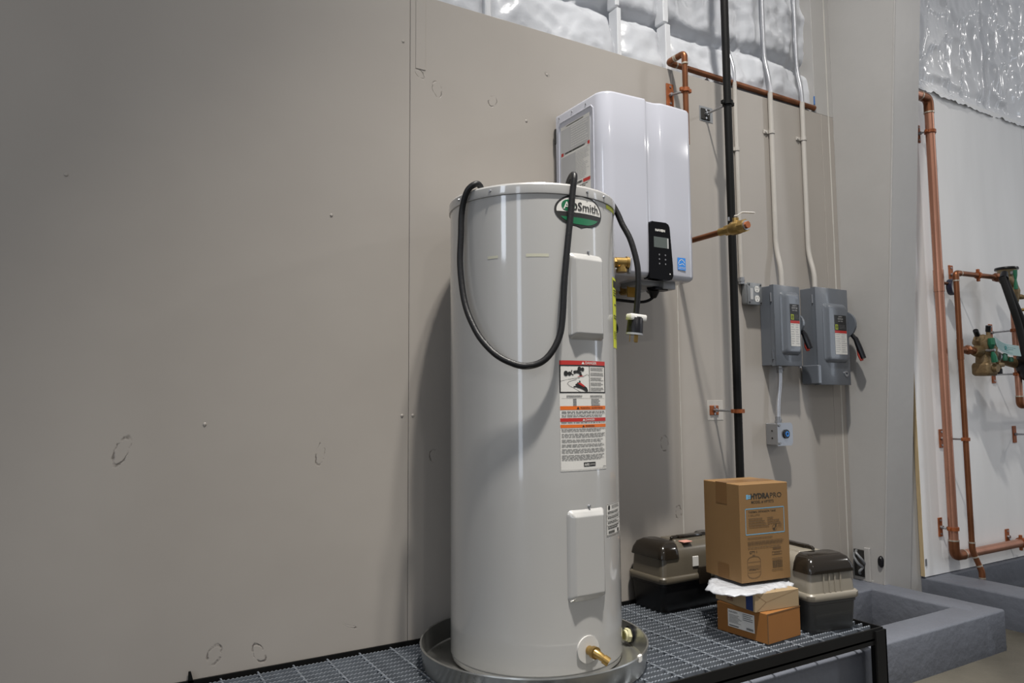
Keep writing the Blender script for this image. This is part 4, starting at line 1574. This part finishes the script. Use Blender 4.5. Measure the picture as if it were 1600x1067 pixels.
for (x, y, z, dx, dz) in ((3.868, sy_ - .01, ZB + .075, -.026, .022), (3.972, sy_ - .01, ZB + .098, -.006, .030)):
    p = MB().cyl((x, y, z - .03), (x, y, z), .010, 12)
    c_ = build('test_cock', p, 'bronze', bf)
    build('cock_cap', MB().cyl((x, y, z), (x + dx, y - .006, z + dz), .0125, 12), 'black_plastic', c_)
p = MB().cyl((4.026, sy_ - .02, ZB - .045), (4.026, sy_ - .025, ZB - .092), .012, 12)
p.rbox((4.004, sy_ - .04, ZB - .082), (4.058, sy_ - .012, ZB - .060), .006, 2)
c_ = build('test_cock', p, 'bronze', bf)
build('cock_cap', MB().cyl((4.026, sy_ - .027, ZB - .092), (4.026, sy_ - .027, ZB - .118), .0125, 12), 'black_plastic', c_)
p = MB()
yh = sy_ - .060
p.tube([(3.895, yh, ZB + .058), (3.897, yh, ZB + .028), (3.902, yh + .005, ZB + .004)], [.015, .018, .008], 10)
p.tube([(3.904, yh, ZB - .010), (3.910, yh, ZB - .034), (3.918, yh, ZB - .060)], [.007, .014, .015], 10)
build('green_handle', p, 'green_plastic', bf)
build('handle_nut', MB().cyl((3.902, sy_ - .03, ZB - .002), (3.902, sy_ - .072, ZB - .002), .007, 8), 'zinc', bf)
p = MB().rbox((4.038, sy_ - .048, ZB - .052), (4.075, sy_ - .036, ZB - .012), .006, 2)
p.rbox((4.10, sy_ - .046, ZB - .055), (4.135, sy_ - .034, ZB - .030), .005, 2)
build('green_handle', p, 'green_plastic', bf)
# paper tag hung on the preventer
p = MB()
vs, fs = [], []
for i in range(9):
    t = i / 8
    x = 3.935 + .215 * t
    yy = sy_ - .062 + .012 * sin(t * 4)
    zc_ = ZB + .046 - .044 * t - .012 * sin(t * 3)
    hh_ = .027
    for dy in (0, .0012):
        vs += [(x - .012, yy + dy, zc_ + hh_), (x - .006 + .012, yy + dy, zc_ - hh_)]
for i in range(8):
    a = i * 4
    fs += [(a, a + 4, a + 5, a + 1), (a + 3, a + 7, a + 6, a + 2), (a, a + 2, a + 6, a + 4), (a + 1, a + 5, a + 7, a + 3)]
fs += [(0, 1, 3, 2), (32, 34, 35, 33)]
tg = build('paper_tag', MB().add(vs, fs), 'tag')
tag(tg, 'pale blue paper tag draped over the backflow preventer', 'tag')


def tagF(u, v, d):
    t = u / .215
    return Vector((3.935 + u, sy_ - .062 + .012 * sin(t * 4) - d - .0006, ZB + .046 - .044 * t - .012 * sin(t * 3) + v))


pr = Print(tagF)
for k in range(5):
    pr.lines(.012, .020 - k * .009, .185, .015 - k * .009, 1, .4, .3, 90 + k, .0012)
pr.ellipse(.110, .004, .009, .011, .0014)
o = pr.build('tag_print', mat('teal_print', (.06, .24, .24), .6), tg)

# upper valve group with the drain funnel
uv = thing('relief_valve_group', 'bronze valve group with black-rimmed funnel at the top of the riser', 'valve', (4.20, sy_, 1.60))
p = MB().tube([(4.085, sy_, 1.640), (4.10, sy_, 1.640), (4.125, sy_, 1.641), (4.135, sy_, 1.641)], [.017, .024, .024, .017], 8)
p.cyl((4.13, sy_, 1.641), (4.17, sy_, 1.641), .016, 14)
build('union', p, 'copper', uv)
p = MB()
p.tube([(4.16, sy_, 1.642), (4.19, sy_, 1.640), (4.235, sy_, 1.625), (rx_, sy_, 1.605)], [.024, .032, .032, .024], 16)
p.tube([(rx_, sy_, 1.62), (rx_, sy_, 1.58), (rx_, sy_, 1.545), (rx_, sy_, 1.515)], [.024, .036, .032, .024], 16)
build('valve_body', p, 'bronze', uv)
p = MB().lathe([(.026, 1.63), (.034, 1.655), (.047, 1.690), (.043, 1.690), (.030, 1.657), (.022, 1.632)], (4.215, sy_, 0), 28, closed=True)
build('funnel', p, mat('tan_funnel', (.27, .215, .125), .45, metal=.3), uv)
p = MB().lathe([(.042, 1.687), (.054, 1.687), (.056, 1.692), (.054, 1.700), (.042, 1.702)], (4.215, sy_, 0), 32, closed=True)
build('funnel_rim', p, 'black_plastic', uv)
p = MB().rbox((4.180, sy_ - .05, 1.655), (4.205, sy_ - .03, 1.675), .004, 1)
build('stem', p, 'zinc', uv)
handle_bar('green_handle', uv, (4.178, sy_ - .058, 1.625), (.03, 0, 1), 'green_plastic', .050, .010)
handle_bar('green_handle', uv, (4.300, sy_ - .050, 1.540), (.05, 0, 1), 'green_plastic', .046, .010)
p = MB().tube([(rx_ + .02, sy_ - .01, 1.552), (4.285, sy_ - .03, 1.545), (4.300, sy_ - .045, 1.541)], [.012, .014, .008], 12)
build('side_cock', p, 'bronze', uv)
tg2 = build('paper_tag', MB().rbox((4.30, sy_ - .030, 1.405), (4.352, sy_ - .0285, 1.452), .0006, 1), 'tag')
tag(tg2, 'small pale tag hanging under the green-handled valve at the photo edge', 'tag')

# black insulated hose pair
hs = thing('black_strap', 'pair of black foam-covered lines slanting down from the upper valve', 'hose', (4.20, sy_ - .06, 1.25))
for (a, q, r_) in (((4.050, sy_ - .055, 1.630), (4.185, sy_ - .075, 1.235), .0165), ((4.085, sy_ - .045, 1.645), (4.275, sy_ - .075, 1.225), .0145)):
    A_, Q_ = Vector(a), Vector(q)
    pth = spline([A_, A_.lerp(Q_, .3) + Vector((-.008, -.012, -.012)), A_.lerp(Q_, .65) + Vector((.004, -.008, 0)), Q_], 8)
    build('foam_tube', MB().tube(pth, r_, 14), mat('black_foam', (.008, .008, .008), .8), hs)
p = MB().tube([(4.088, sy_ - .05, 1.655), (4.066, sy_ - .055, 1.622)], [.016, .022], 14)
build('wrap', p, 'black_plastic', hs)
# black device at the edge
dvc = thing('valve_actuator', 'black bulbous actuator with metal clips at the right photo edge', 'actuator', (4.30, 1.93, 1.14))
p = MB().tube([(4.255, 1.93, 1.265), (4.27, 1.925, 1.235), (4.285, 1.92, 1.18), (4.30, 1.92, 1.13), (4.31, 1.92, 1.10)], [.03, .058, .075, .068, .040], 22)
build('housing', p, 'black_plastic', dvc)
for (x, z) in ((4.262, 1.255), (4.285, 1.195), (4.300, 1.26)):
    p = MB().rbox((x - .010, 1.835, z - .022), (x + .016, 1.852, z + .022), .004, 2)
    build('clip', p, 'zinc', dvc)
p = MB().cyl((4.335, 1.90, 1.09), (4.335, 1.885, 1.085), .012, 12)
build('brass_plug', p, 'brass', dvc)


# ================================================================== TOOL BOXES
def tool_box(label, loc, rotz, L, Wd, base_m, lid_m, cap_m, rim_m, ribs=True):
    """local: near end at x = 0, length along +x, width along y (centred), z up"""
    t = thing('tool_box', label, 'tool box', loc, rotz)

    def ring(x0, x1, hw, z, r, n=6):
        o = arc(x0 + r, -hw + r, r, 180, 270, n) + arc(x1 - r, -hw + r, r, 270, 360, n) + arc(x1 - r, hw - r, r, 0, 90, n) + arc(x0 + r, hw - r, r, 90, 180, n)
        return [(x, y, z) for x, y in o]

    def loft(rings):
        mb = MB()
        vs, fs = [], []
        n = len(rings[0])
        for q in rings:
            vs += q
        for k in range(len(rings) - 1):
            for i in range(n):
                fs.append((k * n + i, k * n + (i + 1) % n, (k + 1) * n + (i + 1) % n, (k + 1) * n + i))
        fs += [tuple(range(n)), tuple((len(rings) - 1) * n + i for i in range(n))]
        return mb.add(vs, fs)
    h = Wd / 2
    r = .022
    bs = build('base', loft([ring(.014, L - .014, h - .014, .0, r), ring(.010, L - .010, h - .010, .006, r), ring(.004, L - .004, h - .004, .092, r), ring(.001, L - .001, h - .001, .094, r), ring(.001, L - .001, h - .001, .106, r)]), base_m, t, angle=40, local=True)
    build('rim', loft([ring(-.003, L + .003, h + .003, .104, r), ring(-.005, L + .005, h + .005, .108, r), ring(-.005, L + .005, h + .005, .122, r), ring(-.001, L + .001, h + .001, .127, r)]), rim_m, t, angle=40, local=True)
    lid = build('lid', loft([ring(.004, L - .004, h - .004, .126, r), ring(.008, L - .008, h - .008, .185, r), ring(.012, L - .012, h - .013, .212, r), ring(.022, L - .022, h - .026, .234, r), ring(.040, L - .040, h - .045, .240, r)]), lid_m, t, angle=50, local=True)
    for (xa, xb, s) in ((.002, .095, 1), (L - .095, L - .002, -1)):
        e0 = -.002 if s > 0 else xa
        e1 = xb if s > 0 else L + .002
        rg = [ring(e0 + .003 * (s > 0), e1 - .003 * (s < 0), h - .003, .190, .020), ring(e0 + .002 * (s > 0), e1 - .002 * (s < 0), h - .004, .194, .020), ring(e0 + .006 * (s > 0), e1 - .006 * (s < 0), h - .007, .214, .022),
              ring(e0 + .016 * (s > 0), e1 - .016 * (s < 0), h - .017, .235, .022), ring(e0 + .034 * (s > 0), e1 - .034 * (s < 0), h - .034, .2455, .02)]
        build('end_cap', loft(rg), cap_m, lid, angle=50, local=True)
    for k in range(4 if ribs else 0):
        yk = -.030 + k * .024
        for xe in (.0035, L - .0035):
            p = MB().tube([(xe - .001, yk, .128), (xe + (.003 if xe < .1 else -.003), yk, .190)], .0032, 8)
            build('rib', p, lid_m, lid, local=True)
    # recessed handle on top
    p = MB()
    p.rbox((.110, -.042, .236), (L - .110, .042, .2445), .004, 1)
    build('top_tray', p, rim_m, lid, local=True)
    p = MB()
    p.tube(run([(.112, -.02, .2455), (.118, -.02, .249), (L - .118, -.02, .249), (L - .112, -.02, .2455)], .008), .0075, 10)
    p.rbox((.140, -.036, .2435), (L - .140, -.008, .2560), .005, 2)
    build('handle', p, cap_m, t, local=True)
    for sg in (-1, 1):
        p = MB().rbox((L / 2 - .03, sg * (h + .004) - .006, .085), (L / 2 + .03, sg * (h + .004) + .006, .150), .004, 2)
        build('latch', p, cap_m, t, local=True)
    return t, lid


t1, lid1 = tool_box('taupe and black tool box against the wall behind the brown boxes', (1.820, 2.138, GZ), 0, .40, .190, 'base_black', 'taupe_dark', 'smoke', 'taupe_dark', False)
build('pink_sticker', MB().rbox((.118, -.082, .2385), (.160, -.050, .2425), .001, 1), 'pink', lid1, local=True)
build('white_sticker', MB().rbox((.150, -.0935, .152), (.178, -.089, .188), .001, 1), 'paper', lid1, local=True)
t2, lid2 = tool_box('black tool box, base coloured lighter as if lit, with beige lid beside the printed brown carton', (2.172, 1.600, GZ), RAD(90 - 9), .40, .205, 'base_lit', 'taupe', 'smoke', 'taupe')

# ================================================================== CARTONS
# orange carton (lowest)
oc = thing('carton', 'flat orange-brown carton with a white shipping label, lowest of the stack', 'box', (1.953, 1.733, GZ), RAD(4))
w2, d2_, h2 = .084, .100, .093
p = MB().rbox((-w2, -d2_, 0), (w2, d2_, h2), .0015, 1)
build('carton_body', p, 'card_orange', oc, local=True)
p = MB().box((-w2 - .0006, -d2_ - .0006, .001), (-w2 + .002, -d2_ + .0016, h2)).box((-w2 + .001, -d2_ - .0008, h2 - .0022), (w2, -d2_ + .001, h2 + .0004))
build('flap_edge', p, 'card_edge', oc, local=True, smooth=False)


def ocL(u, v, d):
    return Vector((-w2 - d, d2_ - u, v))


lab = Print(ocL).rect(.045, .022, .150, .078, .0006)
lb = lab.build('shipping_label', 'paper', oc, local=True)
pr = Print(ocL)
pr.text('NAVIEN', .050, .068, .006, .02, width=.034, d=.001)
pr.lines(.050, .062, .100, .034, 7, .4, .3, 101, .001)
pr.lines(.105, .074, .146, .050, 4, .4, .3, 102, .001)
for k in range(18):
    pr.rect(.118 + k * .0015, .026, .1187 + k * .0015 + (k % 3) * .0003, .033, .001)
pr.rect(.050, .0255, .088, .029, .001)
pr.build('label_print', 'ink_soft', lb, local=True)
# tan carton in the middle
tc_ = thing('carton', 'flat tan carton with a navy stripe, in the middle of the stack', 'box', (1.958, 1.742, GZ + h2 + .0005), RAD(-6))
w3, d3, h3 = .092, .095, .056
p = MB().rbox((-w3, -d3, 0), (w3, d3, h3), .0015, 1)
build('carton_body', p, 'card_tan', tc_, local=True)


def tcL(u, v, d):
    return Vector((-w3 - d, d3 - u, v))


def tcF(u, v, d):
    return Vector((-w3 + u, -d3 - d, v))


Print(tcL).rect(.148, 0.002, .180, h3 - .002, .0006).build('navy_stripe', 'navy', tc_, local=True)
pr = Print(tcL)
for k in range(2):
    for q in range(2):
        pr.frame(.058 + q * .016, .012 + k * .019, .071 + q * .016, .028 + k * .019, .0016, .0008)
        pr.ellipse(.0645 + q * .016, .020 + k * .019, .0035, .004, .0008)
pr.build('handling_symbol', mat('maroon_print', (.10, .03, .03), .7), tc_, local=True)
pr = Print(tcF)
pr.stroke([(.004, .002), (.045, .028), (.004, .054)], .001, .0006)
pr.stroke([(.180, .054), (.045, .028)], .0008, .0006)
pr.build('fold_line', 'card_edge', tc_, local=True)

# plastic bag between the cartons
HB = GZ + h2 + h3 + .018
bagz = GZ + h2 + h3
bag = []
nr, na = 16, 72
vs, fs = [], []
bc = Vector((1.985, 1.79, bagz))
for j in range(nr + 1):
    for i in range(na):
        a = 2 * pi * i / na
        R0 = .128 + .020 * noise.noise((cos(a) * 2, sin(a) * 2, 3)) + .012 * noise.noise((cos(a) * 7, sin(a) * 7, 1))
        # reaches further to the left and slightly over the right edge
        R0 *= 1 + .75 * max(0, -cos(a - .35)) ** 4 + .06 * max(0, cos(a))
        q = j / nr
        x, y = cos(a) * R0 * q, sin(a) * R0 * q * .95
        z = .009 + .008 * noise.noise((x * 26, y * 26, 2)) * q + (.020 * ridge(noise.noise((x * 34, y * 34, 5))) ** 2 - .007) * q * q
        if q > .78:
            z -= (q - .78) * .075 * (1 + .5 * noise.noise((cos(a) * 5, sin(a) * 5, 9)))
        inside = min(1, max(0, (1.0 - q) / .35))
        z = z * (1 - inside) + .008 * inside
        vs.append((bc.x + x, bc.y + y, bc.z + max(z, -.015)))
for j in range(nr):
    for i in range(na):
        i2 = (i + 1) % na
        fs.append((j * na + i, j * na + i2, (j + 1) * na + i2, (j + 1) * na + i))
bg = build('plastic_bag', MB().add(vs, fs), 'bag', angle=80)
md = bg.modifiers.new('thickness', 'SOLIDIFY')
md.thickness = .0035
tag(bg, 'crumpled clear white plastic bag squeezed under the printed brown carton', 'bag')

# tall printed carton on top
hc = thing('carton', 'tall brown printed carton on top of the stack, blue frame on its front', 'box', (1.988, 1.803, HB), RAD(-7))
wx, dy_, hz_ = .1035, .092, .318
p = MB().rbox((-wx, -dy_, 0), (wx, dy_, hz_), .0018, 1)
build('carton_body', p, 'card', hc, local=True)
p = MB().rbox((-wx, -.0015 - .002, hz_ - .0005), (wx, .0015 - .002, hz_ + .0012), .0004, 1)
build('flap_gap', p, 'card_edge', hc, local=True)
p = MB()
p.box((-wx + .001, -.030, hz_), (wx + .0004, .030, hz_ + .0007))
build('top_tape', p, 'tape', hc, local=True)


def hL(u, v, d):
    return Vector((-wx - d, dy_ - u, v))


def hF(u, v, d):
    return Vector((-wx + u * 2 * wx, -dy_ - d, v * hz_))


Print(hL).rect(.066, hz_ - .070, .122, hz_, .0005).build('tape', 'tape', hc, local=True)
Print(hL).rect(.066, 0, .122, .050, .0005).build('tape', 'tape', hc, local=True)
pr = Print(hF)
pr.frame(.105, .480, .905, .750, .0085)
pr.rect(.135, .845, .175, .893).rect(.165, .852, .225, .866).rect(.165, .872, .225, .886)
pr.build('blue_print', 'print_blue', hc, local=True)


class PF(Print):
    pass


def htext(pr, s_, u, v, h, bold=0, width=None, align='L'):
    """h and width in metres, u/v as fractions of the face"""
    vs_, fs_ = text_geo(s_, bold)
    x0 = min(q[0] for q in vs_); x1 = max(q[0] for q in vs_)
    sy2 = h / .70
    sx2 = sy2 if width is None else width / (x1 - x0)
    w_ = (x1 - x0) * sx2
    ox = u * 2 * wx - x0 * sx2 - (w_ / 2 if align == 'C' else 0)
    pr.mb.add([hF((ox + q[0] * sx2) / (2 * wx), v + q[1] * sy2 / hz_, .0005) for q in vs_], fs_)


pr = Print(hF)
htext(pr, 'HYDRA', .225, .848, .0165, .055, .080)
htext(pr, 'PRO', .622, .848, .0165, .006, .050)
htext(pr, 'MODEL # HPTET2', .235, .800, .0085, .015, .095)
htext(pr, 'THERMAL EXPANSION TANK', .165, .703, .0065, .012, .118)
htext(pr, 'QTY: 1', .165, .292, .0078, .02, .031)
htext(pr, 'HYDRA', .145, .120, .0058, .03, .028)
htext(pr, 'PRO', .285, .120, .0058, 0, .016)
pr.stroke([(.665, .535), (.685, .515), (.735, .575)], .014, .0006)
for k in range(26):
    if k % 4 != 3:
        pr.rect(.630 + k * .0078, .120, .6345 + k * .0078 + (k % 3) * .0012, .195)
pr.build('black_print', 'print', hc, local=True)
pr = Print(hF)
htext(pr, '2 GALLONS', .165, .670, .0065, .0, .048)
for k, w_ in enumerate((.30, .33, .38, .42)):
    pr.lines(.165, .648 - k * .027, .165 + w_, .632 - k * .027, 1, .6, .1, 120 + k)
for k, w_ in enumerate((.13, .26, .27)):
    pr.lines(.550, .648 - k * .027, .550 + w_, .632 - k * .027, 1, .6, .1, 125 + k)
pr.lines(.770, .575, .860, .535, 3, .35, .3, 130)
pr.rect(.755, .530, .757, .600)
pr.lines(.135, .452, .640, .438, 1, .6, .0, 131)
pr.lines(.135, .415, .890, .370, 4, .5, .1, 132)
pr.lines(.135, .352, .800, .340, 1, .6, .0, 133)
pr.lines(.640, .335, .810, .310, 1, .7, .0, 134)
pr.frame(.625, .255, .825, .290, .005)
pr.lines(.665, .279, .790, .266, 1, .8, .0, 135)
pr.lines(.620, .222, .830, .212, 1, .8, .0, 136)
pr.lines(.650, .207, .800, .200, 1, .7, .0, 137)
pr.lines(.610, .108, .830, .096, 1, .7, .0, 138)
tk = [(.215, .262), (.285, .262), (.350, .250), (.382, .225), (.382, .080), (.350, .055), (.285, .042), (.215, .042), (.150, .055), (.118, .080), (.118, .225), (.150, .250), (.215, .262)]
pr.stroke(tk, .006)
for v in (.205, .165, .150, .100):
    pr.stroke([(.118, v), (.382, v)], .004)
pr.rect(.225, .262, .275, .278)
ci = [(.695 + .045 * cos(t * pi / 12), .538 + .030 * sin(t * pi / 12)) for t in range(25)]
pr.stroke(ci, .005)
pr.build('fine_print', 'print_soft', hc, local=True)
